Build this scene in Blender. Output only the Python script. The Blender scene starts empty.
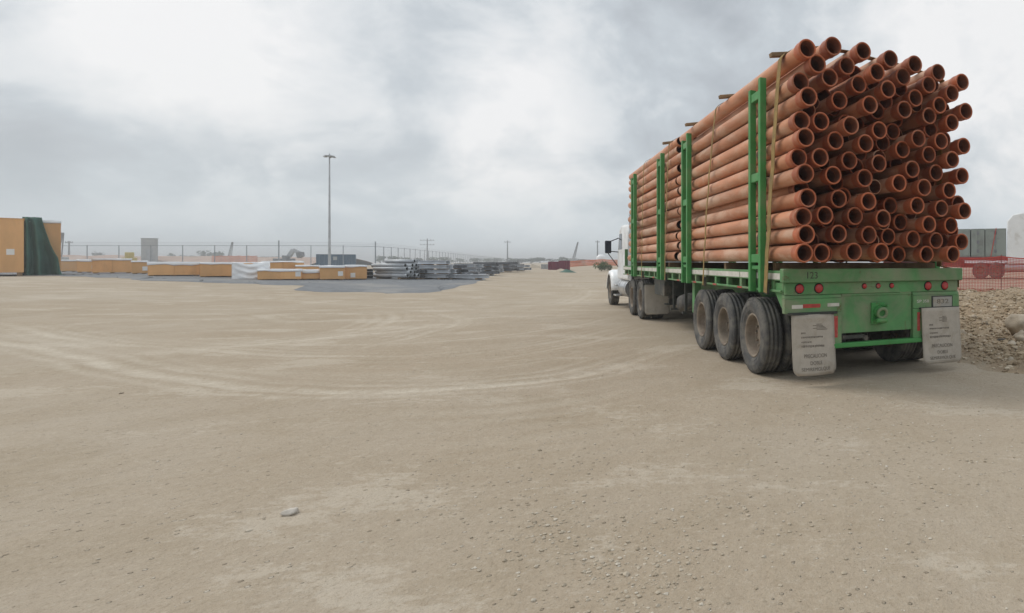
import bpy, bmesh, math, random, mathutils
from mathutils import Vector, Matrix, noise
R = math.radians
random.seed(7)
SC = bpy.context.scene
COL = SC.collection

# ------------------------------------------------------------------ camera
F, U0, V0, EYE = 600.0, 824.2, 262.2, 1.505
cam = bpy.data.cameras.new('camera')
cam.sensor_fit = 'HORIZONTAL'
cam.sensor_width = 36.0
cam.lens = 36.0 * F / 1024.0
cam.shift_x = -(U0 - 512.0) / 1024.0
cam.shift_y = -(306.5 - V0) / 1024.0
cam.clip_start = 0.05
cam.clip_end = 6000
camo = bpy.data.objects.new('camera', cam)
COL.objects.link(camo)
camo.location = (0, 0, EYE)
camo.rotation_euler = (R(90), 0, 0)
SC.camera = camo

# ------------------------------------------------------------------ light
SUN_EL, SUN_AZ = R(46), R(286)          # azimuth clockwise from +Y
sun = bpy.data.lights.new('sun', 'SUN')
sun.energy = 1.5
sun.angle = R(24)
sun.color = (1.0, 0.955, 0.89)
suno = bpy.data.objects.new('sun', sun)
COL.objects.link(suno)
sd = Vector((math.sin(SUN_AZ) * math.cos(SUN_EL), math.cos(SUN_AZ) * math.cos(SUN_EL), math.sin(SUN_EL)))
suno.rotation_euler = sd.to_track_quat('Z', 'Y').to_euler()
suno.location = (0, 0, 40)

SC.view_settings.view_transform = 'Standard'
SC.view_settings.look = 'None'
SC.view_settings.exposure = 0.0
SC.view_settings.gamma = 1.0

W = bpy.data.worlds.new('World')
SC.world = W
W.use_nodes = True
nt = W.node_tree
nt.nodes.clear()


class NT:
    """tiny helper for node graphs"""
    def __init__(s, t):
        s.t = t
    def n(s, typ, **kw):
        x = s.t.nodes.new(typ)
        for k, v in kw.items():
            setattr(x, k, v)
        return x
    def put(s, sock, v):
        if isinstance(v, bpy.types.NodeSocket):
            s.t.links.new(v, sock)
        elif v is not None:
            if sock.type == 'RGBA' and len(v) == 3:
                v = (*v, 1)
            sock.default_value = v
    def math(s, op, a, b=None, c=None, clamp=False):
        x = s.n('ShaderNodeMath', operation=op, use_clamp=clamp)
        for i, v in enumerate((a, b, c)):
            if v is not None:
                s.put(x.inputs[i], v)
        return x.outputs[0]
    def vmath(s, op, a, b=None, out=0):
        x = s.n('ShaderNodeVectorMath', operation=op)
        s.put(x.inputs[0], a)
        if b is not None:
            s.put(x.inputs[1], b)
        return x.outputs['Value'] if op in ('DOT_PRODUCT', 'LENGTH', 'DISTANCE') else x.outputs[out]
    def noise(s, vec, scale, detail=4, rough=0.55, dist=0.0, col=False):
        x = s.n('ShaderNodeTexNoise')
        s.put(x.inputs['Vector'], vec)
        x.inputs['Scale'].default_value = scale
        x.inputs['Detail'].default_value = detail
        x.inputs['Roughness'].default_value = rough
        x.inputs['Distortion'].default_value = dist
        return x.outputs['Color' if col else 'Fac']
    def ramp(s, fac, stops, interp='LINEAR'):
        x = s.n('ShaderNodeValToRGB')
        cr = x.color_ramp
        cr.interpolation = interp
        while len(cr.elements) < len(stops):
            cr.elements.new(0.5)
        for e, (p, c) in zip(cr.elements, stops):
            e.position = p
            e.color = (*c, 1) if not isinstance(c, (int, float)) else (c, c, c, 1)
        s.put(x.inputs[0], fac)
        return x.outputs[0]
    def mix(s, fac, a, b, mode='MIX'):
        x = s.n('ShaderNodeMix', data_type='RGBA', blend_type=mode)
        s.put(x.inputs[0], fac)
        s.put(x.inputs[6], a)
        s.put(x.inputs[7], b)
        return x.outputs[2]
    def mapr(s, v, a, b, c=0.0, d=1.0, smooth=True):
        x = s.n('ShaderNodeMapRange', interpolation_type='SMOOTHSTEP' if smooth else 'LINEAR', clamp=True) if not smooth is None else None
        s.put(x.inputs[0], v)
        for i, q in enumerate((a, b, c, d)):
            x.inputs[i + 1].default_value = q
        return x.outputs[0]


w = NT(nt)
sky = w.n('ShaderNodeTexSky', sky_type='NISHITA', sun_disc=False)
sky.sun_elevation = SUN_EL
sky.sun_rotation = SUN_AZ
sky.air_density = 1.0
sky.dust_density = 3.0
skyc = w.mix(1.0, sky.outputs[0], (0.1, 0.1, 0.1), 'MULTIPLY')
tc = w.n('ShaderNodeTexCoord')
dirv = w.vmath('NORMALIZE', tc.outputs['Generated'])
sep = w.n('ShaderNodeSeparateXYZ')
w.put(sep.inputs[0], dirv)
dx, dy, dz = sep.outputs
zz = w.math('MAXIMUM', dz, 0.0)
den = w.math('ADD', zz, 0.62)
cmb = w.n('ShaderNodeCombineXYZ')
w.put(cmb.inputs[0], w.math('DIVIDE', dx, den))
w.put(cmb.inputs[1], w.math('DIVIDE', dy, den))
cv = cmb.outputs[0]
n1 = w.noise(cv, 2.6, 8, 0.52, 0.25)
n2 = w.noise(w.vmath('ADD', cv, (7.3, 2.1, 0)), 5.6, 9, 0.56, 0.3)
cl = w.math('ADD', w.math('MULTIPLY', w.mapr(n1, .30, .70, .20, .82), 0.56), w.math('MULTIPLY', w.mapr(n2, .34, .66, .16, .84), 0.44))
# broad thinner and thicker places in the cloud sheet
def lobe(u, v, sharp, amt):
    d = Vector(((u - U0) / F, 1.0, (V0 - v) / F)).normalized()
    x = w.vmath('DOT_PRODUCT', dirv, tuple(d))
    x = w.math('MULTIPLY', w.math('SUBTRACT', x, 1.0), sharp)
    return w.math('MULTIPLY', w.math('EXPONENT', x), amt)
for a in ((1050, 50, 24, .50), (960, 10, 40, .2), (185, 8, 220, .62), (232, 36, 400, .18), (360, 70, 90, -.08), (760, 30, 40, -.08), (130, 0, 60, .12), (50, 120, 22, -.20), (20, 40, 60, -.12), (320, 130, 30, .20), (200, 170, 50, .12), (600, 60, 26, -.05), (540, 185, 90, .20), (480, 95, 110, .16), (225, 100, 140, .06), (150, 90, 90, -.07), (985, 190, 90, -.12), (660, 190, 60, -.05)):
    cl = w.math('ADD', cl, lobe(*a))
cloud = w.ramp(cl, ((0.15, (0.44, 0.48, 0.52)), (0.36, (0.545, 0.585, 0.625)), (0.52, (0.63, 0.68, 0.72)), (0.68, (0.79, 0.825, 0.85)), (0.95, (1.0, 1.0, 1.0))))
hz = w.mapr(zz, 0.0, 0.15, 1.0, 0.0)
cl_gain = 0.95
cloud = w.mix(1.0, cloud, (cl_gain, cl_gain, cl_gain), 'MULTIPLY')
cloud = w.mix(w.math('MULTIPLY', hz, 0.7), cloud, (0.68, 0.775, 0.835))
gain = w.math('ADD', 1.0, w.math('MULTIPLY', w.mapr(zz, 0.42, 0.95, 0.0, 1.0), 0.6))
cg = w.n('ShaderNodeVectorMath', operation='SCALE')
w.put(cg.inputs[0], cloud)
w.put(cg.inputs['Scale'], gain)
skyall = w.mix(0.93, skyc, cg.outputs[0])
bg = w.n('ShaderNodeBackground')
w.put(bg.inputs[0], skyall)
bg.inputs[1].default_value = 1.0
out = w.n('ShaderNodeOutputWorld')
nt.links.new(bg.outputs[0], out.inputs[0])


# ------------------------------------------------------------------ materials
def mat(name, base, rough=0.6, var=0.12, scale=4.0, dirt=None, dirt_amt=0.0, dirt_scale=2.0, bump=0.0, bump_scale=40.0,
        metal=0.0, spec=0.3, rnd=0.0, stretch=None, rust=0.0):
    m = bpy.data.materials.new(name)
    m.use_nodes = True
    t = NT(m.node_tree)
    b = m.node_tree.nodes['Principled BSDF']
    co = t.n('ShaderNodeTexCoord').outputs['Object']
    if rnd or True:
        oi = t.n('ShaderNodeObjectInfo')
        off = t.math('MULTIPLY', oi.outputs['Random'], 37.0)
        co2 = t.vmath('ADD', co, off)
    if stretch:
        co2 = t.vmath('MULTIPLY', co2, stretch)
    nf = t.noise(co2, scale, 5, 0.6)
    lo = tuple(c * (1 - var) for c in base)
    hi = tuple(min(1, c * (1 + var)) for c in base)
    c = t.ramp(nf, ((0.3, lo), (0.7, hi)))
    if rnd:
        k = t.mapr(oi.outputs['Random'], 0, 1, 1 - rnd, 1 + rnd, smooth=False)
        sc = t.n('ShaderNodeVectorMath', operation='SCALE')
        t.put(sc.inputs[0], c)
        t.put(sc.inputs['Scale'], k)
        c = sc.outputs[0]
    if dirt:
        df = t.noise(co2, dirt_scale, 8, 0.65, 0.4)
        df = t.mapr(df, 0.62 - dirt_amt * 0.35, 0.78 - dirt_amt * 0.2)
        c = t.mix(t.math('MULTIPLY', df, min(1, 0.35 + dirt_amt * .6)), c, dirt)
    if rust:
        rf = t.noise(t.vmath('ADD', co2, (3.7, 9.1, 5.2)), 5.0, 9, 0.75, .6)
        c = t.mix(t.math('MULTIPLY', t.mapr(rf, 0.60, 0.66), rust), c, (0.13, 0.065, 0.035))
    t.put(b.inputs['Base Color'], c)
    b.inputs['Roughness'].default_value = rough
    b.inputs['Metallic'].default_value = metal
    b.inputs['Specular IOR Level'].default_value = spec
    if bump:
        bn = t.n('ShaderNodeBump')
        bn.inputs['Strength'].default_value = bump
        bn.inputs['Distance'].default_value = 0.02
        t.put(bn.inputs['Height'], t.noise(co2, bump_scale, 4, 0.6))
        t.put(b.inputs['Normal'], bn.outputs[0])
    return m


DUST = (0.42, 0.34, 0.24)
M = dict(
    pipe=mat('pipe_orange', (0.49, 0.215, 0.115), 0.6, 0.2, 1.6, (0.62, 0.44, 0.32), 0.6, 1.1, 0.05, 30, rnd=0.2, stretch=(3, .8, 3), rust=.35),
    socket=mat('pipe_socket', (0.38, 0.112, 0.05), 0.5, 0.22, 5, (0.48, 0.25, 0.16), 0.35, 4, 0.05, 30, rnd=0.28, rust=.4),
    bore_shade=mat('pipe_bore_shade', (0.215, 0.08, 0.046), 0.75, 0.2, 4, rnd=0.2),  # inner pipe wall, colour darkened to stand in for shade in the hole
    green=mat('trailer_green', (0.10, 0.265, 0.10), 0.6, 0.2, 2.5, (0.25, 0.26, 0.17), 0.65, 1.7, 0.08, 25, rnd=0.05, rust=.6),
    green2=mat('stake_green', (0.065, 0.27, 0.075), 0.5, 0.15, 3, (0.17, 0.25, 0.12), 0.45, 3, 0.05, 30, rust=.5),
    steel_dark=mat('dark_steel', (0.045, 0.05, 0.045), 0.65, 0.25, 4, (0.2, 0.16, 0.12), 0.35, 3, 0.1, 30),
    tyre=mat('tyre_rubber', (0.075, 0.075, 0.074), 0.85, 0.2, 6, (0.20, 0.185, 0.16), 0.7, 5, 0.12, 60, rnd=0.15),
    rim=mat('dusty_rim', (0.24, 0.20, 0.155), 0.75, 0.2, 7, (0.16, 0.11, 0.08), 0.5, 5, 0.1, 40, rnd=0.1),
    flap=mat('mud_flap_grey', (0.44, 0.395, 0.335), 0.8, 0.1, 6, (0.31, 0.265, 0.205), 0.45, 4, 0.1, 40),
    print=mat('faded_print', (0.17, 0.15, 0.125), 0.85, 0.35, 90, (0.33, 0.29, 0.24), 0.4, 60),
    red_lens=mat('red_lens', (0.42, 0.03, 0.03), 0.25, 0.1, 20, DUST, 0.15, 8, spec=0.5),
    black=mat('black_rubber', (0.02, 0.02, 0.022), 0.7, 0.2, 8, (0.1, 0.09, 0.075), 0.3, 5),
    red_tape=mat('red_reflector', (0.42, 0.06, 0.05), 0.45, 0.15, 20, DUST, 0.3, 8),
    white_tape=mat('white_reflector', (0.62, 0.60, 0.54), 0.5, 0.12, 7, (0.36, 0.33, 0.26), 0.4, 5),
    white_paint=mat('white_truck_paint', (0.84, 0.85, 0.85), 0.35, 0.05, 2, (0.5, 0.46, 0.4), 0.3, 1.5, spec=0.5),
    chrome=mat('dull_chrome', (0.55, 0.56, 0.57), 0.3, 0.1, 5, (0.35, 0.31, 0.26), 0.3, 4, metal=0.8),
    glass=mat('dark_glass', (0.025, 0.03, 0.035), 0.08, 0.1, 3, spec=0.6),
    mirror=mat('mirror_housing', (0.02, 0.026, 0.04), 0.35, 0.1, 5),
    strap=mat('strap_webbing', (0.30, 0.205, 0.075), 0.85, 0.25, 9, (0.17, 0.12, 0.065), 0.5, 6),
    wood=mat('weathered_batten', (0.27, 0.18, 0.10), 0.85, 0.25, 10, (0.15, 0.11, 0.07), 0.4, 6, 0.2, 60),
    plate=mat('plate_white', (0.34, 0.33, 0.30), 0.5, 0.1, 15, DUST, 0.4, 8),
    ply=mat('crate_plywood', (0.76, 0.43, 0.185), 0.8, 0.12, 1.2, (0.62, 0.34, 0.15), 0.4, 0.9, 0.06, 20, rnd=0.13, stretch=(1, 1, .35)),
    film=mat('white_plastic_sheet', (0.82, 0.83, 0.84), 0.45, 0.06, 2, (0.5, 0.49, 0.46), 0.25, 1.2, 0.1, 8),
    paper=mat('paper_label', (0.8, 0.78, 0.75), 0.7, 0.05, 5),
    tarp=mat('green_tarp', (0.045, 0.125, 0.092), 0.6, 0.2, 1.1, (0.06, 0.13, 0.105), 0.4, .8, 0.15, 6),
    galv=mat('galvanised_steel', (0.45, 0.47, 0.49), 0.6, 0.12, 2, (0.26, 0.27, 0.28), 0.4, 1.2, metal=0.35, rnd=0.15),
    wrap=mat('grey_wrapped_steel', (0.56, 0.58, 0.61), 0.6, 0.15, 1.5, (0.5, 0.52, 0.54), 0.4, 1, rnd=0.2),
    darkbeam=mat('dark_bundle', (0.20, 0.205, 0.22), 0.6, 0.3, 2, (0.2, 0.2, 0.2), 0.3, 1, rnd=0.3),
    bluebox=mat('blue_container', (0.045, 0.10, 0.16), 0.55, 0.12, 1, (0.12, 0.15, 0.17), 0.3, .8),
    maroon=mat('maroon_container', (0.16, 0.02, 0.045), 0.55, 0.15, .8, (0.2, 0.07, 0.06), 0.3, .7),
    greybox=mat('grey_container', (0.27, 0.30, 0.275), 0.6, 0.1, .8, (0.13, 0.13, 0.12), 0.35, .7),
    redsteel=mat('red_oxide_steel', (0.27, 0.05, 0.045), 0.6, 0.15, 1.2, DUST, 0.25, 1),
    net=mat('red_net', (0.55, 0.075, 0.06), 0.6, 0.12, 3, (0.5, 0.2, 0.15), 0.3, 2),
    orange_net=mat('orange_net', (0.66, 0.20, 0.10), 0.7, 0.15, .6, DUST, 0.3, .4),
    concrete=mat('pale_concrete', (0.42, 0.43, 0.43), 0.85, 0.1, .5, (0.3, 0.3, 0.3), 0.3, .4),
    bark=mat('bark', (0.09, 0.07, 0.05), 0.9, 0.2, 3),
    leaf=mat('leaf', (0.055, 0.085, 0.035), 0.7, 0.3, .8, rnd=0.2),
    shrub=mat('shrub_leaf', (0.07, 0.10, 0.03), 0.7, 0.3, 1, rnd=0.2),
    yellow=mat('yellow_machine', (0.5, 0.38, 0.05), 0.5, 0.1, 2),
    rock=mat('limestone', (0.44, 0.375, 0.29), 0.95, 0.22, 6, (0.27, 0.21, 0.145), 0.45, 5, 0.4, 30, rnd=0.16),
    rockdark=mat('dark_stone', (0.10, 0.095, 0.085), 0.9, 0.2, 8, (0.25, 0.2, 0.15), 0.4, 6, 0.3, 40),
    greystone=mat('grey_stone', (0.52, 0.475, 0.415), 0.9, 0.1, 15, (0.5, 0.44, 0.35), 0.2, 10, 0.3, 50),
)


# ------------------------------------------------------------------ mesh builder
class MB:
    def __init__(s):
        s.v, s.f, s.m, s.s = [], [], [], []
    def add(s, vs, fs, mi=0, smooth=False):
        k = len(s.v)
        s.v += [tuple(p) for p in vs]
        for f in fs:
            s.f.append(tuple(i + k for i in f))
            s.m.append(mi)
            s.s.append(smooth)
        return s
    def box(s, a, b, mi=0):
        (x0, y0, z0), (x1, y1, z1) = a, b
        vs = [(x, y, z) for z in (z0, z1) for y in (y0, y1) for x in (x0, x1)]
        return s.add(vs, [(0, 2, 3, 1), (4, 5, 7, 6), (0, 1, 5, 4), (2, 6, 7, 3), (0, 4, 6, 2), (1, 3, 7, 5)], mi)
    def bar(s, p, q, wd, ht, mi=0, up=(0, 0, 1)):
        p, q = Vector(p), Vector(q)
        d = (q - p).normalized()
        u = Vector(up)
        if abs(d.dot(u)) > .98:
            u = Vector((0, 1, 0))
        a = d.cross(u).normalized() * wd / 2
        b = a.cross(d).normalized() * ht / 2
        vs = [p - a - b, p + a - b, p + a + b, p - a + b, q - a - b, q + a - b, q + a + b, q - a + b]
        return s.add(vs, [(0, 1, 2, 3), (7, 6, 5, 4), (0, 4, 5, 1), (1, 5, 6, 2), (2, 6, 7, 3), (3, 7, 4, 0)], mi)
    def cyl(s, p, q, r0, r1=None, n=12, mi=0, caps=True):
        r1 = r0 if r1 is None else r1
        p, q = Vector(p), Vector(q)
        d = (q - p).normalized()
        a = d.orthogonal().normalized()
        b = d.cross(a)
        ring = [(math.cos(2 * math.pi * i / n), math.sin(2 * math.pi * i / n)) for i in range(n)]
        vs = [p + (a * c + b * e) * r0 for c, e in ring] + [q + (a * c + b * e) * r1 for c, e in ring]
        s.add(vs, [(i, (i + 1) % n, n + (i + 1) % n, n + i) for i in range(n)], mi, True)
        if caps:
            s.add(vs, [tuple(range(n))[::-1], tuple(range(n, 2 * n))], mi)
        return s
    def lathe(s, prof, o, d, n=24, mi=0, smooth=True, closed=False):
        """prof: (radius, distance along d)"""
        o, d = Vector(o), Vector(d).normalized()
        a = d.orthogonal().normalized()
        b = d.cross(a)
        vs = []
        for r, h in prof:
            for i in range(n):
                t = 2 * math.pi * i / n
                vs.append(o + d * h + (a * math.cos(t) + b * math.sin(t)) * max(r, 1e-4))
        k = len(prof)
        fs = []
        for j in range(k if closed else k - 1):
            j2 = (j + 1) % k
            for i in range(n):
                i2 = (i + 1) % n
                fs.append((j * n + i, j * n + i2, j2 * n + i2, j2 * n + i))
        return s.add(vs, fs, mi, smooth)
    def prism(s, poly, axis, a, b, mi=0):
        """poly: 2D points in the plane across axis ('x': (y,z), 'y': (x,z), 'z': (x,y))"""
        def P(c, p):
            return {'x': (c, p[0], p[1]), 'y': (p[0], c, p[1]), 'z': (p[0], p[1], c)}[axis]
        n = len(poly)
        vs = [P(a, p) for p in poly] + [P(b, p) for p in poly]
        return s.add(vs, [tuple(range(n)), tuple(range(2 * n - 1, n - 1, -1))] + [(i, n + i, n + (i + 1) % n, (i + 1) % n) for i in range(n)], mi)
    def grid(s, rows, mi=0, smooth=True):
        k = len(rows[0])
        vs = [p for r in rows for p in r]
        return s.add(vs, [(j * k + i, j * k + i + 1, (j + 1) * k + i + 1, (j + 1) * k + i) for j in range(len(rows) - 1) for i in range(k - 1)], mi, smooth)
    def mesh(s, name, mats):
        me = bpy.data.meshes.new(name)
        me.from_pydata(s.v, [], s.f)
        for x in (mats if isinstance(mats, (list, tuple)) else [mats]):
            me.materials.append(x)
        me.polygons.foreach_set('material_index', s.m)
        me.polygons.foreach_set('use_smooth', s.s)
        bm = bmesh.new()
        bm.from_mesh(me)
        bmesh.ops.recalc_face_normals(bm, faces=bm.faces)
        bm.to_mesh(me)
        bm.free()
        me.update()
        return me
    def build(s, name, mats, parent=None, loc=(0, 0, 0), bevel=0.0, solid=0.0, sub=0):
        o = bpy.data.objects.new(name, s.mesh(name, mats))
        COL.objects.link(o)
        o.location = loc
        if parent:
            o.parent = parent
        if solid:
            md = o.modifiers.new('thickness', 'SOLIDIFY')
            md.thickness = solid
            md.offset = 0
        if bevel:
            md = o.modifiers.new('bevel', 'BEVEL')
            md.width = bevel
            md.segments = 2
            md.limit_method = 'ANGLE'
            md.angle_limit = R(40)
        return o


def tag(o, label=None, cat=None, group=None, kind=None):
    for k, v in (('label', label), ('category', cat), ('group', group), ('kind', kind)):
        if v:
            o[k] = v
    return o


def empty(name, loc, rz=0.0, label=None, cat=None, group=None):
    o = bpy.data.objects.new(name, None)
    o.empty_display_size = 0.3
    COL.objects.link(o)
    o.location = loc
    o.rotation_euler = (0, 0, rz)
    return tag(o, label, cat, group)


def dup(o, parent=None, loc=None, rot=None):
    c = o.copy()
    COL.objects.link(c)
    if parent:
        c.parent = parent
    if loc is not None:
        c.location = loc
    if rot is not None:
        c.rotation_euler = rot
    for ch in list(o.children):
        dup(ch, c)
    return c


def text_mesh(txt, size, extrude=0.001):
    cu = bpy.data.curves.new('lettering', 'FONT')
    cu.body = txt
    cu.size = size
    cu.align_x = 'CENTER'
    cu.align_y = 'CENTER'
    cu.extrude = extrude
    to = bpy.data.objects.new('lettering', cu)
    COL.objects.link(to)
    dg = bpy.context.evaluated_depsgraph_get()
    me = bpy.data.meshes.new_from_object(to.evaluated_get(dg))
    bpy.data.objects.remove(to)
    bpy.data.curves.remove(cu)
    return me


def text(txt, size, m, parent, loc, rot=(R(90), 0, 0), width=None, name='lettering'):
    me = text_mesh(txt, size)
    me.materials.clear()
    me.materials.append(m)
    o = bpy.data.objects.new(name, me)
    COL.objects.link(o)
    o.parent = parent
    o.location = loc
    o.rotation_euler = rot
    if width:
        xs = [v.co.x for v in me.vertices]
        k = width / (max(xs) - min(xs))
        for v in me.vertices:
            v.co.x *= k
    return o


# ------------------------------------------------------------------ terrain
def ss(a, b, x):
    t = min(1, max(0, (x - a) / (b - a)))
    return t * t * (3 - 2 * t)


def side_dist(x, y):
    """metres to the right of the parked trailer's right side"""
    return (x - 1.93) * 0.8907 + (y - 8.42) * 0.4547


def terrain(x, y):
    z = 0.65 * ss(12, 45, -x) * ss(-10, 12, y)
    d = side_dist(x, y)
    z += 0.46 * ss(0.4, 7.0, d) * ss(4.5, 14, y)
    return z


def fine(x, y):
    r = math.hypot(x, y)
    k = 1 - ss(14, 40, r)
    if k <= 0:
        return 0.0
    z = 0.030 * noise.noise((x * .35, y * .35, 1.3)) + 0.012 * noise.noise((x * 1.3, y * 1.3, 4.1)) + 0.005 * noise.noise((x * 4.5, y * 4.5, 8.7))
    d = side_dist(x, y)
    q = ss(0.5, 1.6, d) * ss(5, 8, y)
    if q > 0:
        z += q * .35 * (0.13 * noise.noise((x * .9, y * .9, 2.2)) + 0.085 * noise.noise((x * 2.6, y * 2.6, 5.2)) + 0.05 * noise.noise((x * 6, y * 6, 3.2)) + .02 * noise.noise((x * 14, y * 14, 1.2)))
    # keep the standing place of the truck level
    px = abs((x - .718) * .8907 + (y - 7.8) * .4547)
    ps = -(x - .718) * .4547 + (y - 7.8) * .8907
    lev = (1 - ss(1.6, 2.6, px)) * ss(-1.5, 0, ps)
    return z * k * (1 - .75 * lev)


def ground_at(u, v):
    """the place on the terrain that stands at a pixel of the photograph"""
    Y = 600 * EYE / max(3, v - V0)
    for _ in range(60):
        X = (u - U0) / F * Y
        Yn = F * (EYE - terrain(X, Y)) / (v - V0)
        Y = Y * .6 + Yn * .4
    X = (u - U0) / F * Y
    return Vector((X, Y, terrain(X, Y)))


def at(u, v, Y):
    return Vector(((u - U0) / F * Y, Y, EYE - (v - V0) / F * Y))


def ground_material():
    m = bpy.data.materials.new('packed_dirt')
    m.use_nodes = True
    t = NT(m.node_tree)
    b = m.node_tree.nodes['Principled BSDF']
    co = t.n('ShaderNodeTexCoord').outputs['Object']
    big = t.noise(co, 0.16, 5, 0.55, 0.3)
    mid = t.noise(co, 1.1, 6, 0.62, 0.4)
    fin = t.noise(co, 9.0, 6, 0.7)
    grit = t.noise(co, 70.0, 3, 0.7)
    c = t.ramp(big, ((0.32, (0.380, 0.304, 0.220)), (0.68, (0.440, 0.376, 0.298))))
    c = t.mix(t.mapr(mid, 0.38, 0.72, 0.0, 0.42), c, (0.325, 0.255, 0.172))
    # pale scuffed patches, ragged
    rag = t.math('ADD', t.math('MULTIPLY', t.noise(t.vmath('MULTIPLY', co, (.75, 1.25, 1)), 0.75, 3, 0.5, .3), .58), t.math('MULTIPLY', t.noise(t.vmath('MULTIPLY', co, (.7, 1.3, 1)), 9.0, 8, 0.78), .42))
    c = t.mix(t.mapr(rag, 0.535, 0.585, 0.0, 0.5), c, (0.55, 0.485, 0.395))
    rag2 = t.math('ADD', t.math('MULTIPLY', t.noise(co, 0.4, 3, 0.5, .3), .55), t.math('MULTIPLY', t.noise(co, 14.0, 8, 0.8), .45))
    c = t.mix(t.mapr(rag2, 0.54, 0.60, 0.0, 0.35), c, (0.30, 0.235, 0.155))
    c = t.mix(t.mapr(fin, 0.35, 0.75, 0.0, 0.35), c, (0.47, 0.40, 0.305))
    c = t.mix(t.mapr(grit, 0.30, 0.45, 0.4, 0.0), c, (0.22, 0.17, 0.115))
    c = t.mix(t.mapr(grit, 0.60, 0.75, 0.0, 0.45), c, (0.58, 0.52, 0.43))
    g2 = t.noise(co, 28.0, 4, 0.75)
    c = t.mix(t.mapr(g2, 0.33, 0.45, 0.35, 0.0), c, (0.24, 0.185, 0.125))
    c = t.mix(t.mapr(g2, 0.56, 0.68, 0.0, 0.35), c, (0.56, 0.50, 0.41))
    # gravel specks
    vo = t.n('ShaderNodeTexVoronoi', feature='F1')
    t.put(vo.inputs['Vector'], co)
    vo.inputs['Scale'].default_value = 26
    sepc = t.n('ShaderNodeSeparateColor')
    t.put(sepc.inputs[0], vo.outputs['Color'])
    sel = t.math('GREATER_THAN', t.math('ADD', sepc.outputs[0], t.math('MULTIPLY', t.noise(co, .55, 4, .6), .55)), 1.2)
    sz = t.mapr(vo.outputs['Distance'], 0.20, 0.32, 1.0, 0.0)
    peb = t.math('MULTIPLY', sel, sz)
    pc = t.ramp(sepc.outputs[1], ((0.0, (0.22, 0.18, 0.13)), (0.5, (0.40, 0.345, 0.27)), (1.0, (0.56, 0.51, 0.43))))
    c = t.mix(t.math('MULTIPLY', peb, .75), c, pc)
    # pale dust pressed into the wheel tracks
    wear = t.n('ShaderNodeAttribute', attribute_name='wear').outputs['Fac']
    wn = t.math('ADD', t.math('MULTIPLY', t.noise(co, .55, 4, .6), .55), t.math('MULTIPLY', t.noise(co, 7.0, 7, .75), .45))
    trm = t.math('MULTIPLY', wear, t.mapr(wn, .40, .58, .25, 1.0), clamp=True)
    c = t.mix(trm, c, t.ramp(t.noise(co, 18, 5, .7), ((.35, (.52, .455, .36)), (.65, (.63, .57, .475)))))
    t.put(b.inputs['Base Color'], c)
    b.inputs['Roughness'].default_value = 0.95
    b.inputs['Specular IOR Level'].default_value = 0.1
    h = t.math('ADD', t.math('MULTIPLY', fin, .5), t.math('MULTIPLY', grit, .16))
    h = t.math('ADD', h, t.math('MULTIPLY', mid, .7))
    h = t.math('ADD', h, t.math('MULTIPLY', peb, .35))
    bn = t.n('ShaderNodeBump')
    bn.inputs['Strength'].default_value = 0.85
    bn.inputs['Distance'].default_value = 0.05
    t.put(bn.inputs['Height'], h)
    t.put(b.inputs['Normal'], bn.outputs[0])
    return m


ground_mat = ground_material()


TRACKS = [
    (.34, .75, ((-30, 337), (0, 341), (60, 353), (120, 369), (180, 381), (240, 388), (330, 392), (430, 391), (510, 385), (580, 375), (640, 358), (690, 343))),
    (.22, .30, ((0, 331), (60, 342), (120, 357), (180, 367), (240, 372), (330, 375), (430, 373), (510, 366), (580, 355), (640, 340))),
    (.30, .60, ((0, 323), (50, 334), (100, 343), (160, 347), (220, 352), (300, 356), (400, 355), (470, 349), (540, 340))),
    (.38, .75, ((90, 350), (150, 348.5), (220, 347), (290, 341), (350, 335), (400, 331), (440, 323), (458, 319))),
    (.30, .55, ((300, 356), (350, 351), (400, 340), (430, 332), (452, 325), (456, 319), (440, 314), (418, 312))),
    (.30, .45, ((425, 331), (450, 328), (464, 323), (463, 318), (446, 313))),
    (.35, .50, ((250, 341), (310, 338), (360, 331), (388, 322), (393, 315), (376, 310))),
    (.55, .30, ((150, 371), (220, 372), (300, 374), (380, 374), (450, 372), (520, 366))),
    (.28, .45, ((140, 338), (260, 345), (360, 345), (460, 340), (560, 328), (620, 315))),
    (.28, .40, ((400, 366), (470, 361), (540, 351), (600, 339), (650, 326))),
    (.28, .40, ((380, 358), (450, 354), (520, 346), (580, 336), (640, 322))),
    (.40, .35, ((560, 306), (580, 299), (590, 293), (584, 288), (560, 284))),
    (.50, .30, ((0, 300), (60, 297), (150, 294), (250, 297), (330, 303), (400, 306))),
    (.40, .30, ((180, 325), (240, 325), (275, 322), (260, 316), (210, 311))),
    (.40, .25, ((700, 372), (650, 385), (580, 400), (480, 412), (360, 416), (250, 412))),
    (.40, .20, ((720, 398), (640, 420), (520, 440), (400, 448), (280, 445))),
]


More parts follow.
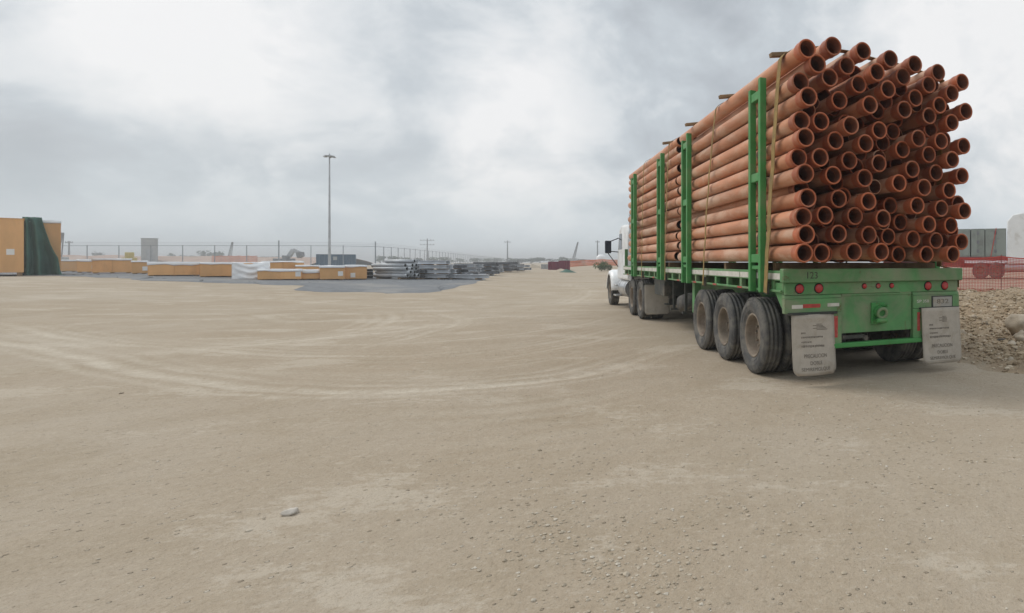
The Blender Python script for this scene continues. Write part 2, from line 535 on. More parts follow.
def track_points():
    """the middle line of every wheel track as (x, y, width, strength)"""
    out = []
    many = []
    for wd, amt, px in TRACKS:
        many.append((wd * .5, min(1, amt * 1.15), px, 0))
        many.append((wd * .32, amt * .75, px, wd * 1.0))
        many.append((wd * .28, amt * .6, px, -wd * .95))
        many.append((wd * .28, amt * .5, px, wd * 1.9))
    for wd, amt, px, side in many:
        P = [ground_at(*p) for p in px]
        L = []
        for i in range(len(P) - 1):
            p0, p1, p2, p3 = P[max(0, i - 1)], P[i], P[i + 1], P[min(len(P) - 1, i + 2)]
            n = max(4, int((p2 - p1).length / .10))
            for j in range(n):
                f = j / n
                L.append(.5 * ((2 * p1) + (p2 - p0) * f + (2 * p0 - 5 * p1 + 4 * p2 - p3) * f * f + (3 * p1 - p0 - 3 * p2 + p3) * f ** 3))
        for i, c in enumerate(L):
            e = min(1, i / 25, (len(L) - 1 - i) / 25)
            dd = L[min(i + 1, len(L) - 1)] - L[max(i - 1, 0)]
            dl = math.hypot(dd.x, dd.y) or 1
            c = Vector((c.x - dd.y / dl * side, c.y + dd.x / dl * side, c.z))
            out.append((c.x + .10 * noise.noise((c.x * .6, c.y * .6, wd)), c.y + .10 * noise.noise((c.x * .6, c.y * .6, wd + 4)), wd, amt * e))
    return out


def make_ground():
    rings = [0.6]
    while rings[-1] < 2400:
        r = rings[-1]
        rings.append(r * (1.03 if r < 3.2 else 1.009 if r < 30 else 1.04))
    angs = []
    a = 0.0
    while a < 360:
        angs.append(a)
        a += 0.27 if (a < 23 or a > 302) else 1.0 if (a < 75 or a > 280) else 4.0
    n = len(angs)
    sc_ = [(math.sin(R(a)), math.cos(R(a))) for a in angs]
    vs = [(0, 0, terrain(0, 0) + fine(0, 0))]
    kd = mathutils.kdtree.KDTree(len(rings) * n)
    inside = []
    for r in rings:
        for s_, c_ in sc_:
            x, y = r * s_, r * c_
            vs.append([x, y, terrain(x, y) + fine(x, y)])
            if 2 < r < 45 and c_ > .4:
                inside.append(len(vs) - 1)
    kd = mathutils.kdtree.KDTree(len(inside))
    for i in inside:
        kd.insert((vs[i][0], vs[i][1], 0), i)
    kd.balance()
    wear = [0.0] * len(vs)
    for x, y, wd, amt in track_points():
        for co, i, d in kd.find_range((x, y, 0), wd * 1.15):
            k = amt * (1 - ss(.25, 1.15, d / wd))
            if k > wear[i]:
                wear[i] = k
    for i in inside:                                    # the tyres have pressed shallow troughs
        if wear[i]:
            vs[i][2] -= .018 * wear[i]
    fs = [(0, 1 + (i + 1) % n, 1 + i) for i in range(n)]
    for j in range(len(rings) - 1):
        b0, b1 = 1 + j * n, 1 + (j + 1) * n
        for i in range(n):
            i2 = (i + 1) % n
            fs.append((b0 + i, b0 + i2, b1 + i2, b1 + i))
    me = bpy.data.meshes.new('ground')
    me.from_pydata(vs, [], fs)
    me.materials.append(ground_mat)
    me.polygons.foreach_set('use_smooth', [True] * len(me.polygons))
    me.attributes.new('wear', 'FLOAT', 'POINT').data.foreach_set('value', wear)
    if me.polygons[5].normal.z < 0:
        me.flip_normals()
    me.update()
    o = bpy.data.objects.new('ground', me)
    COL.objects.link(o)
    tag(o, kind='structure')


make_ground()

gravel_mat = mat('blue_grey_gravel', (0.17, 0.177, 0.185), 0.95, 0.25, 3.0, (0.33, 0.31, 0.28), 0.35, .25, 0.6, 12)


def gravel_yard():
    near = [(-80, 275.2), (60, 275.8), (100, 277.4), (150, 280.3), (220, 283.4), (250, 284.4), (298, 285.9), (300, 289), (316, 291.5), (380, 293.5), (425, 293), (452, 289.5), (475, 282.5), (488, 277), (505, 271.5), (517, 268.9)]
    far = [(-80, 271), (60, 270.5), (240, 272), (370, 273), (420, 271.5), (470, 269.5), (505, 268.3), (517, 267.9)]
    def it(tab, u):
        for (a, b), (c, d) in zip(tab, tab[1:]):
            if u <= c:
                return b + (d - b) * (u - a) / (c - a)
        return tab[-1][1]
    rows = []
    for j in range(15):
        row = []
        for i in range(151):
            u = -80 + 597 * i / 150
            a, b = ground_at(u, it(near, u)), ground_at(u, it(far, u))
            k = j / 14
            p = a.lerp(b, k)
            e = (1 - k) * .9 * noise.noise((p.x * .55, p.y * .55, 3.3)) + (1 - k) * .4 * noise.noise((p.x * 1.9, p.y * 1.9, 1.3))
            p.y += e
            row.append((p.x, p.y, terrain(p.x, p.y) + fine(p.x, p.y) + .035 - .03 * (j == 0)))
        rows.append(row)
    mb = MB()
    mb.grid(rows)
    tag(mb.build('gravel_yard', gravel_mat), kind='structure')


gravel_yard()

# ------------------------------------------------------------------ trailer
RZ = 0.472
ORG = Vector((.718, 7.799, 0))


def world(x, y, z=0.0):
    c, s_ = math.cos(RZ), math.sin(RZ)
    return Vector((ORG.x + x * c - y * s_, ORG.y + x * s_ + y * c, z))


T = empty('flatbed_trailer', ORG, RZ, 'green three-axle flatbed trailer with mud flaps, carrying the stacks of orange pipes', 'trailer')
HW = 1.3625
DL = 12.35

mb = MB()
mb.box((-1.29, 0.05, 1.325), (1.29, DL, 1.385))
mb.build('deck', M['steel_dark'], T)
for sx in (-1, 1):
    mb = MB()
    x0, x1 = sx * 1.29, sx * 1.335
    mb.box((min(x0, x1), 0.05, 1.275), (max(x0, x1), DL, 1.40))
    for k in range(20):                                    # stake pockets below the rail
        y = .35 + k * .615
        mb.box((min(sx * 1.26, sx * 1.33), y, 1.13), (max(sx * 1.26, sx * 1.33), y + .09, 1.275))
    xa, xb = sx * 1.325, sx * 1.352
    mb.box((min(xa, xb), 0.1, 1.135), (max(xa, xb), DL - .05, 1.165))
    mb.build('side_rail', M['green'], T, bevel=.006)
    y = 0.07
    k = 0
    while y < DL - .5:
        L = 1.55
        mb = MB()
        xa, xb = sx * 1.3355, sx * 1.339
        mb.box((min(xa, xb), y, 1.292), (max(xa, xb), min(y + L, DL - .05), 1.368))
        mb.build('reflector_strip', M['white_tape'], T)
        y += L + .03
        k += 1
    for k in range(9):
        mb = MB()
        y = 1.5 + k * 1.23
        xa, xb = sx * 1.3525, sx * 1.3555
        mb.box((min(xa, xb), y, 1.137), (max(xa, xb), y + .2, 1.163))
        mb.build('red_reflector', M['red_tape'], T)

# frame
mb = MB()
for sx in (-1, 1):
    mb.box((sx * .55 - .07, .35, 1.10), (sx * .55 + .07, DL - .3, 1.12))
    mb.box((sx * .55 - .012, .35, .80), (sx * .55 + .012, DL - 2.7, 1.10))
    mb.box((sx * .55 - .012, DL - 2.7, 1.0), (sx * .55 + .012, DL - .3, 1.10))
    mb.box((sx * .55 - .07, .35, .775), (sx * .55 + .07, DL - 2.7, .80))
for k in range(20):
    y = .5 + k * .6
    mb.box((-1.26, y, 1.125), (1.26, y + .06, 1.322))
mb.build('frame', M['green'], T)
# suspension hangers and axles
mb = MB()
for sx in (-1, 1):
    for y in (.43, 1.72, 2.99, 4.26):
        mb.box((sx * .62 - .05, y - .1, .50), (sx * .62 + .05, y + .1, .83))
    for y in (1.07, 2.36, 3.62):
        for k in range(4):
            mb.box((sx * .62 - .04, y - .5 + k * .06, .56 + k * .025), (sx * .62 + .04, y + .5 - k * .06, .58 + k * .025))
mb.build('suspension', M['steel_dark'], T)
for y in (1.07, 2.36, 3.62):
    mb = MB()
    mb.cyl((-1.0, y, .515), (1.0, y, .515), .065, n=14)
    for sx in (-1, 1):
        mb.cyl((sx * .62, y, .515), (sx * .74, y, .515), .2, n=20)
    mb.build('axle', M['steel_dark'], T)

# tail
mb = MB()
mb.box((-HW, -.02, 1.255), (HW, .10, 1.425))
mb.build('rear_rail', M['green'], T, bevel=.012)
mb = MB()
mb.box((-1.315, .035, 1.105), (1.315, .09, 1.253))
mb.build('light_panel', M['green'], T, bevel=.006)
for sx in (-1, 1):
    mb = MB()
    a, b = (-1.33, -.545) if sx < 0 else (.55, 1.33)
    # sloped ledge above a flat side plate
    mb.prism([(.02, 1.06), (.045, 1.102), (.10, 1.102), (.10, 1.06)], 'x', a, b)
    mb.box((a, .02, .88), (b, .10, 1.058))
    a, b = (-.735, -.545) if sx < 0 else (.55, .74)
    mb.box((a, .022, .46), (b, .098, .878))
    mb.build('side_plate', M['green'], T, bevel=.008)
mb = MB()
mb.box((-.542, .058, .60), (.547, .10, 1.10))
mb.box((-.535, .045, 1.075), (.54, .057, 1.103))
mb.build('centre_plate', M['green'], T, bevel=.006)
mb = MB()
mb.box((-.80, .0, .425), (.80, .085, .485))
mb.box((-.80, .09, .43), (.80, .14, .48))
mb.build('bumper', M['green2'], T, bevel=.01)
mb = MB()
mb.box((-.54, .10, .485), (-.44, .16, .60))
mb.box((-.53, .03, .53), (-.22, .055, .575))
mb.cyl((-.19, .02, .53), (-.19, .06, .53), .035, n=12)
mb.build('bumper_bracket', M['steel_dark'], T)
# tow hook (pintle) on its boss
hook = MB()
hook.box((-.10, .028, .70), (.10, .056, .98))
hook.cyl((0, .03, .86), (0, -.03, .86), .085, .07, n=18)
ho = hook.build('tow_hook', M['green2'], T, bevel=.006)
hk = MB()
ring = []
for k in range(9):
    t = 2 * math.pi * k / 8
    ring.append((.062 + .02 * math.cos(t), .02 * math.sin(t)))
hk.lathe(ring, (.01, -.055, .845), (.1, 1, .25), 20)
hk.build('hook_jaw', M['green'], ho)
hk = MB()
hk.box((-.085, -.075, .735), (.085, .027, .765))
hk.cyl((-.07, -.05, .75), (.07, -.05, .75), .032, n=10)
hk.cyl((.05, .02, .93), (.095, -.055, .945), .016, n=8)
hk.build('latch', M['green2'], ho)
for sx in (-1, 1):                                   # corner gussets by the wheels
    mb = MB()
    mb.prism([(.10, .90), (.10, 1.25), (.50, 1.25), (.22, 1.0)], 'x', sx * 1.30 - .012, sx * 1.30 + .012)
    mb.build('corner_gusset', M['green'], T)


def lamp(x, z, r, y=.035):
    mb = MB()
    mb.lathe([(0, -.012), (r * .99, -.012), (r * 1.12, -.004), (r * 1.12, .01), (0, .01)], (x, y, z), (0, 1, 0), 20)
    o = mb.build('tail_light', M['black'], T)
    mb = MB()
    mb.lathe([(0, -.026), (r * .5, -.025), (r * .86, -.020), (r * .92, -.0125)], (x, y, z), (0, 1, 0), 20)
    mb.build('lens', M['red_lens'], o)


for x in (-1.128, -.865, .80, 1.085):
    lamp(x, 1.182, .058)
for x in (-.21, .0, .21):
    lamp(x, 1.197, .034)


def tape(x0, x1, z0, z1, y, m, name):
    mb = MB()
    mb.box((x0, y - .003, z0), (x1, y, z1))
    return mb.build(name, M[m], T)


tape(-1.235, -1.09, .94, .985, .0195, 'white_tape', 'white_reflector')
tape(-1.088, -.85, .945, .992, .0195, 'red_tape', 'red_reflector')
tape(-.75, -.585, .952, .993, .0195, 'white_tape', 'white_reflector')
tape(-.655, -.605, .56, .83, .0215, 'red_tape', 'red_reflector')
tape(.615, .66, .58, .83, .0215, 'red_tape', 'red_reflector')
text('123', .115, M['steel_dark'], T, (-.985, -.0222, 1.34))
text('SP', .055, M['white_tape'], T, (.645, .0175, .975), width=.075)
text('358', .055, M['white_tape'], T, (.755, .0175, .975), width=.10)
pl = MB()
pl.box((.87, .004, .895), (1.19, .012, 1.03))
p_ = pl.build('number_plate', M['plate'], T, bevel=.003)
text('832', .085, M['print'], p_, (1.03, .0025, .965), width=.2)
pl = MB()
pl.box((.85, .013, .885), (1.21, .0185, 1.045))
pl.build('plate_frame', M['steel_dark'], T)

# mud flaps
def flap(x0, x1, z0, z1, y, sway, name='mud_flap', parent=T, writing=True, curl=0.0, skew=0.0):
    rows = []
    NX, NZ = 12, 14
    for j in range(NZ + 1):
        f = j / NZ
        row = []
        for i in range(NX + 1):
            g = i / NX
            wd = 1.0
            xx = x0 + (x1 - x0) * g
            cut = 0.0
            zz = z1 + (z0 - z1) * f
            if f > .88:                                # rounded lower corners
                e = (f - .88) / .12
                k = .045 * (1 - math.sqrt(max(0, 1 - e * e)))
                xx = x0 + k + (x1 - x0 - 2 * k) * g
            xx += skew * f + .02 * math.sin(g * 3.1) * 0
            yy = y - sway * f * f + .014 * math.sin(g * 5 + f * 2.0) * f + curl * (g - .5) ** 2
            row.append((xx, yy, zz))
        rows.append(row)
    mb = MB()
    mb.grid(rows)
    o = mb.build(name, M['flap'], parent, solid=.012)
    if writing:
        rnd = random.Random(int(x0 * 100) + 500)
        def place(me_o, zc):
            for v in me_o.data.vertices:              # lay the print on the curved flap
                X = me_o.location.x + v.co.x
                Z = me_o.location.z + v.co.y
                f = (z1 - Z) / (z1 - z0)
                g = (X - skew * f - x0) / (x1 - x0)
                yy = y - sway * f * f + .014 * math.sin(g * 5 + f * 2.0) * f + curl * (g - .5) ** 2
                v.co.z = -(yy - .0105 - me_o.location.y) + (.0006 if v.co.z > 0 else 0)
        c = (x0 + x1) / 2
        H = z1 - z0
        Wd = x1 - x0
        for txt, f, wdt, sz in (('PRECAUCION', .685, .52, .066), ('DOBLE', .80, .27, .060), ('SEMIREMOLQUE', .90, .66, .060)):
            zc = z1 - H * f
            q = text(txt, sz, M['print'], o, (c + skew * f, y, zc), width=Wd * wdt)
            place(q, zc)
        # rows of worn small print, no longer readable, and a faded emblem
        mb = MB()
        for f, a, b, h in ((.305, .20, .29, .026), (.375, .20, .70, .024), (.455, .20, .42, .022), (.525, .20, .72, .034)):
            x = x0 + Wd * a
            while x < x0 + Wd * b:
                ww = rnd.uniform(.006, .016)
                zc = z1 - H * f
                k0 = zc - h / 2 * rnd.uniform(.5, 1)
                k1 = zc + h / 2 * rnd.uniform(.7, 1)
                g = (x + skew * f - skew * f - x0) / Wd
                yy = y - sway * f * f + .014 * math.sin(g * 5 + f * 2.0) * f + curl * (g - .5) ** 2 - .008
                mb.box((x + skew * f, yy, k0), (x + skew * f + ww, yy + .0018, k1))
                x += ww + rnd.uniform(.004, .007)
        for k in range(5):
            f = .17 + k * .022
            g = .62
            yy = y - sway * f * f + .014 * math.sin(g * 5 + f * 2.0) * f + curl * (g - .5) ** 2 - .008
            mb.box((c + .03 - .05 * (k % 2) + skew * f, yy, z1 - H * f), (c + .10 + .02 * k + skew * f, yy + .0018, z1 - H * f + .007))
        mb.build('worn_print', M['print'], o)
    return o


flap(-1.24, -.66, .125, .865, -.0, .05, curl=.10, skew=.015)
flap(.655, 1.295, .125, .885, -.0, .03, curl=-.08, skew=.03)
for a, b in ((-1.29, -.62), (.64, 1.31)):
    mb = MB()
    mb.box((a, -.004, .862 if a < 0 else .872), (b, .018, .892))
    mb.build('flap_hanger', M['steel_dark'], T)

# wheels
def tyre_mesh(r=.515, w=.28, ri=.285):
    h = w / 2
    prof = [(ri, -h * .72), (ri + .03, -h * .86), (ri + .09, -h * .98), (r - .085, -h), (r - .05, -h * .97), (r - .028, -h * .90), (r - .010, -h * .80), (r, -h * .72)]
    g = []
    for c in (-.42, 0, .42):
        g += [(r + .001, h * (c - .09)), (r - .013, h * (c - .075)), (r - .013, h * (c + .075)), (r + .001, h * (c + .09))]
    prof = prof + g + [(a, -b) for a, b in prof[::-1]]
    mb = MB()
    mb.lathe(prof, (0, 0, 0), (1, 0, 0), 56)
    # shoulder lugs
    for k in range(60):
        t = 2 * math.pi * k / 60
        for sx in (-1, 1):
            a = Vector((sx * h * .76, math.cos(t) * (r - .004), math.sin(t) * (r - .004)))
            b = Vector((sx * h * .95, math.cos(t) * (r - .045), math.sin(t) * (r - .045)))
            mb.bar(a, b, .022, .012, up=(0, math.cos(t), math.sin(t)))
    # sidewall rib rings
    for sx in (-1, 1):
        mb.lathe([(.335, sx * h * .9), (.342, sx * h * .96), (.350, sx * h * .93)], (0, 0, 0), (1, 0, 0), 56)
        mb.lathe([(.40, sx * h * .99), (.405, sx * h * 1.03), (.412, sx * h * 1.0)], (0, 0, 0), (1, 0, 0), 56)
    return mb.mesh('tyre', M['tyre'])


def rim_mesh(w=.28):
    h = w / 2
    mb = MB()
    mb.lathe([(.292, -h * .70), (.300, -h * .80), (.290, -h * .86), (.270, -h * .78), (.262, -h * .5), (.258, h * .05), (.235, h * .22), (.20, h * .20), (.17, h * .12), (.14, h * .11), (.118, h * .10), (.098, h * .02), (.085, -h * .06), (.06, -h * .10), (0, -h * .11)], (0, 0, 0), (1, 0, 0), 40)
    mb.lathe([(.292, h * .70), (.300, h * .80), (.288, h * .84), (.262, h * .5), (.258, h * .05)], (0, 0, 0), (1, 0, 0), 40)
    for k in range(10):
        t = 2 * math.pi * k / 10
        c = Vector((h * .13, math.cos(t) * .155, math.sin(t) * .155))
        mb.cyl(c, c + Vector((-.035, 0, 0)), .016, n=6)
    for k in range(5):
        t = 2 * math.pi * (k + .5) / 5
        c = Vector((h * .20, math.cos(t) * .212, math.sin(t) * .212))
        mb.cyl(c + Vector((-.006, 0, 0)), c + Vector((.0, 0, 0)), .026, n=10, mi=1)
    return mb.mesh('rim', [M['rim'], M['black']])


TY, RI = tyre_mesh(), rim_mesh()
def wheel(parent, x, y, z=.515, flip=False, k=1.0, tilt=0.0):
    o = bpy.data.objects.new('wheel', RI)
    COL.objects.link(o)
    o.parent = parent
    o.location = (x, y, z)
    o.rotation_euler = (random.uniform(0, 6), 0, math.pi if flip else 0)
    o.scale = (k, k, k)
    t = bpy.data.objects.new('tyre', TY)
    COL.objects.link(t)
    t.parent = o
    return o


for y in (1.07, 2.36, 3.62):
    for sx in (-1, 1):
        wheel(T, sx * 1.235, y, flip=sx > 0)
        wheel(T, sx * .92, y, flip=sx < 0)

# stanchions
for y in (.80, 4.52, 6.78, 10.2):
    for sx in (-1, 1):
        mb = MB()
        xa, xb = sorted((sx * 1.345, sx * 1.43))
        for d in (-.185, .185):
            mb.box((xa, y + d - .04, 1.12), (xb, y + d + .04, 3.87 if d < 0 else 3.80))
        for z in (1.50, 2.56, 3.62):
            mb.box((xa + .012, y - .143, z), (xb - .012, y + .143, z + .11))
        mb.box((xa + .02, y - .143, 1.41), (xb - .02, y + .143, 1.46))
        mb.build('stanchion', M['green2'], T, bevel=.006)

# gear under the bed
mb = MB()
mb.lathe([(.20, -.11), (.28, -.135), (.46, -.14), (.50, -.10), (.51, 0), (.50, .10), (.46, .14), (.28, .135), (.20, .11)], (-.72, 5.9, .66), (0, .25, 1), 40)
mb.build('spare_tyre', M['tyre'], T)
mb = MB()
mb.box((-1.25, 5.35, .47), (-.2, 5.42, .52))
mb.box((-1.25, 6.38, .47), (-.2, 6.45, .52))
for x in (-1.2, -.3):
    mb.box((x, 5.36, .52), (x + .05, 5.41, 1.12))
    mb.box((x, 6.39, .52), (x + .05, 6.44, 1.12))
mb.build('spare_carrier', M['steel_dark'], T)
mb = MB()
mb.box((-1.22, 4.55, .55), (-1.10, 4.72, 1.12))
mb.box((-1.22, 4.55, .40), (1.22, 4.60, .55))
mb.box((1.10, 4.55, .55), (1.22, 4.72, 1.12))
mb.build('guard_bracket', M['green'], T)
mb = MB()
mb.box((-1.26, 7.0, .74), (-.6, 8.1, 1.11))
mb.build('tool_box', M['steel_dark'], T, bevel=.01)
for sx in (-1, 1):
    mb = MB()
    mb.box((sx * .80 - .06, 8.35, .62), (sx * .80 + .06, 8.47, 1.11))
    mb.box((sx * .80 - .045, 8.365, .48), (sx * .80 + .045, 8.455, .62))
    mb.box((sx * .80 - .13, 8.28, .45), (sx * .80 + .13, 8.54, .48))
    mb.build('landing_leg', M['steel_dark'], T)
mb = MB()
mb.box((-1.29, DL, 1.16), (1.29, DL + .06, 1.9))
mb.build('headboard', M['green'], T)

# ------------------------------------------------------------------ tractor
K = empty('semi_truck', world(-.10, 12.0), RZ, 'white conventional semi truck coupled to the front of the pipe trailer', 'truck')
def ky(y):
    return y - 12.0


mb = MB()
for sx in (-1, 1):
    mb.box((sx * .43 - .04, ky(9.2), .80), (sx * .43 + .04, ky(16.3), 1.02))
for y in (9.3, 10.5, 12.0, 13.6, 15.2):
    mb.box((-.39, ky(y), .82), (.39, ky(y) + .1, 1.0))
mb.build('chassis', M['steel_dark'], K)
mb = MB()
mb.lathe([(.05, 0), (.46, 0), (.46, .08), (.05, .08)], (0, ky(10.6), 1.03), (0, 0, 1), 28)
mb.build('fifth_wheel', M['black'], K)
for y in (9.8, 11.13):
    for sx in (-1, 1):
        wheel(K, sx * 1.07, ky(y), flip=sx > 0)
        wheel(K, sx * .755, ky(y), flip=sx < 0)
    mb = MB()
    mb.cyl((-.9, ky(y), .515), (.9, ky(y), .515), .08, n=12)
    mb.lathe([(0, -.25), (.2, -.15), (.24, 0), (.2, .15), (0, .25)], (0, ky(y), .515), (0, 1, 0), 16)
    mb.build('axle', M['steel_dark'], K)
for sx in (-1, 1):
    wheel(K, sx * 1.06, ky(15.72), flip=sx < 0)
    fl = flap(sx * .90 - .31, sx * .90 + .31, .17, .93, ky(9.08), .06, parent=K, writing=False, curl=.05)
    mb = MB()
    mb.box((sx * .90 - .34, ky(9.08) + .012, .90), (sx * .90 + .34, ky(9.08) + .06, .96))
    mb.box((sx * .50 - .05, ky(9.1), .90), (sx * .50 + .05, ky(9.35), .95))
    mb.build('flap_hanger', M['steel_dark'], K)
mb = MB()
mb.cyl((-.95, ky(15.72), .5), (.95, ky(15.72), .5), .07, n=12)
mb.build('front_axle', M['steel_dark'], K)

# cab with sleeper
mb = MB()
prof = [(12.35, .95), (12.35, 2.45), (12.55, 2.66), (13.6, 2.70), (14.0, 2.60), (14.42, 1.92), (14.45, .95)]
mb.prism([(ky(a), b) for a, b in prof], 'x', -1.12, 1.12)
cab = mb.build('cab', M['white_paint'], K, bevel=.07)
for sx in (-1, 1):
    xa, xb = sorted((sx * 1.118, sx * 1.128))
    mb = MB()
    mb.prism([(ky(13.42), 1.92), (ky(13.42), 2.42), (ky(13.95), 2.42), (ky(14.18), 1.92)], 'x', xa, xb)
    mb.build('side_window', M['glass'], cab)
    mb = MB()
    xa, xb = sorted((sx * 1.119, sx * 1.126))
    mb.prism([(ky(13.3), 1.0), (ky(13.3), 1.88), (ky(14.3), 1.88), (ky(14.3), 1.0)], 'x', xa, xb)
    d_ = mb.build('door', M['white_paint'], cab, bevel=.004)
mb = MB()
mb.prism([(ky(14.11), 2.52), (ky(14.44), 1.95), (ky(14.455), 1.95), (ky(14.125), 2.52)], 'x', -.98, .98)
mb.build('windscreen', M['glass'], cab)
# hood with shaped fenders
rows = []
for f in range(9):
    y = 14.4 + f * .225
    k = f / 8
    hw = .98 - .30 * k
    top = 1.90 - .42 * k ** 1.4
    row = []
    for i in range(13):
        a = math.pi * i / 12
        row.append((-hw * math.copysign(abs(math.cos(a)) ** .35, math.cos(a)), ky(y), .98 + (top - .98) * math.sin(a) ** .4 if 0 < i < 12 else .98))
    rows.append(row)
mb = MB()
mb.grid(rows)
n = len(rows[0])
mb.add(rows[-1], [tuple(range(n))])
mb.build('hood', M['white_paint'], K)
for sx in (-1, 1):
    rows = []
    for i in range(13):
        a = math.pi * (.02 + .96 * i / 12)
        row = []
        for x, dr in ((.72, .07), (.92, .09), (1.10, .085), (1.19, .05), (1.215, -.01), (1.215, -.06)):
            r = .62 + dr
            row.append((sx * x, ky(15.72) - math.cos(a) * r * 1.06, .50 + math.sin(a) * r * 1.04))
        rows.append(row)
    mb = MB()
    mb.grid(rows)
    mb.build('fender', M['white_paint'], K, solid=.02)
    mb = MB()
    mb.box((sx * .93 - .12, ky(16.31), .86), (sx * .93 + .12, ky(16.37), 1.02))
    mb.build('headlight', M['chrome'], K, bevel=.02)
    # mirror on its bracket
    mb = MB()
    mb.box((sx * 1.42 - .10, ky(14.32), 1.80), (sx * 1.42 + .10, ky(14.42), 2.22))
    mr = mb.build('side_mirror', M['mirror'], K, bevel=.03)
    mb = MB()
    for z0, z1 in ((1.88, 1.84), (2.14, 2.3)):
        mb.cyl((sx * 1.12, ky(14.15), z1), (sx * 1.48, ky(14.38), z0), .016, n=8)
    mb.cyl((sx * 1.12, ky(14.2), 1.35), (sx * 1.42, ky(14.38), 1.80), .014, n=8)
    mb.build('mirror_arm', M['black'], mr)
    # fuel tank and steps
    mb = MB()
    mb.cyl((sx * .86, ky(12.55), .68), (sx * .86, ky(14.1), .68), .30, n=24)
    for y in (12.8, 13.8):
        mb.cyl((sx * .86, ky(y), .68), (sx * .86, ky(y) + .06, .68), .309, n=24)
    mb.build('fuel_tank', M['chrome'], K)
    for z in (.38, .72):
        mb = MB()
        xa, xb = sorted((sx * .92, sx * 1.2))
        mb.box((xa, ky(14.18), z), (xb, ky(14.75), z + .05))
        mb.build('step', M['chrome'], K, bevel=.01)
    mb = MB()
    mb.cyl((sx * 1.02, ky(12.24), .95), (sx * 1.02, ky(12.24), 2.95), .075, n=16)
    mb.cyl((sx * 1.02, ky(12.24), 1.3), (sx * 1.02, ky(12.24), 2.2), .105, n=16)
    mb.build('exhaust_stack', M['chrome'], K)
mb = MB()
mb.box((-1.15, ky(16.38), .42), (1.15, ky(16.50), .80))
mb.build('front_bumper', M['chrome'], K, bevel=.03)
mb = MB()
mb.box((-.48, ky(16.21), .85), (.48, ky(16.29), 1.42))
gr = mb.build('grille', M['chrome'], K, bevel=.02)
mb = MB()
mb.box((-.6, ky(11.9), 1.04), (.6, ky(12.3), 1.25))
mb.cyl((-.3, ky(12.1), 1.2), (-.3, ky(12.1), 1.7), .03, n=8)
mb.build('air_lines', M['black'], K)

# ------------------------------------------------------------------ pipes
ROWS=[[(-1.216, 3.966, -0.38), (-0.863, 4.062, -0.35), (-0.385, 4.115, -0.24), (-0.012, 4.062, -0.28), (0.291, 4.012, -0.38), (0.713, 3.988, -0.31), (1.121, 3.923, -0.3)],
[(-1.081, 3.816, -0.37), (-0.621, 3.895, -0.25), (-0.271, 3.831, -0.38), (0.153, 3.853, -0.32), (0.569, 3.812, -0.3), (0.94, 3.748, -0.31)],
[(-1.256, 3.605, -0.28), (-0.858, 3.719, -0.25), (-0.43, 3.705, -0.21), (-0.086, 3.656, -0.34), (0.379, 3.623, -0.27), (0.776, 3.58, -0.26), (1.15, 3.525, -0.34)],
[(-1.208, 3.409, -0.4), (-0.704, 3.475, -0.21), (-0.349, 3.432, -0.34), (0.16, 3.431, -0.34), (0.637, 3.432, -0.22), (0.965, 3.368, -0.28)],
[(-1.258, 3.147, -0.31), (-0.976, 3.181, -0.25), (-0.647, 3.139, -0.39), (-0.162, 3.155, -0.26), (0.21, 3.225, 0.0), (0.346, 3.077, -0.38), (0.792, 3.105, -0.27), (1.223, 3.09, -0.21)],
[(-1.229, 2.947, -0.36), (-0.79, 2.966, -0.27), (-0.411, 2.953, -0.34), (0.192, 2.945, -0.25), (0.6, 2.913, -0.26), (0.905, 2.856, -0.36)],
[(-1.258, 2.729, -0.23), (-0.996, 2.749, -0.27), (-0.594, 2.743, -0.26), (-0.156, 2.744, -0.24), (0.302, 2.692, -0.31), (0.725, 2.684, -0.25), (1.188, 2.679, -0.22)],
[(-1.24, 2.527, -0.38), (-0.798, 2.555, -0.23), (-0.412, 2.533, -0.32), (0.107, 2.505, -0.3), (0.444, 2.461, -0.37), (0.934, 2.462, -0.26)],
[(-1.191, 2.251, -0.34), (-0.723, 2.273, -0.23), (-0.369, 2.249, -0.34), (0.17, 2.248, 0.0), (0.372, 2.233, -0.32), (0.789, 2.214, -0.28), (1.11, 2.189, -0.36)],
[(-1.258, 2.027, -0.36), (-0.922, 2.065, -0.25), (-0.507, 2.071, -0.25), (-0.124, 2.052, -0.29), (0.33, 2.036, 0.0), (0.527, 1.993, -0.36), (0.987, 2.001, -0.23)],
[(-1.225, 1.827, -0.37), (-0.713, 1.85, -0.21), (-0.327, 1.843, -0.28), (0.139, 1.842, 0.0), (0.385, 1.807, -0.21), (0.732, 1.79, -0.24), (1.163, 1.783, -0.24)],
[(-1.258, 1.611, -0.39), (-1.006, 1.614, -0.33), (-0.598, 1.628, -0.38), (-0.197, 1.632, -0.36), (0.301, 1.61, 0.0), (0.587, 1.61, -0.23), (0.909, 1.61, -0.37)]]

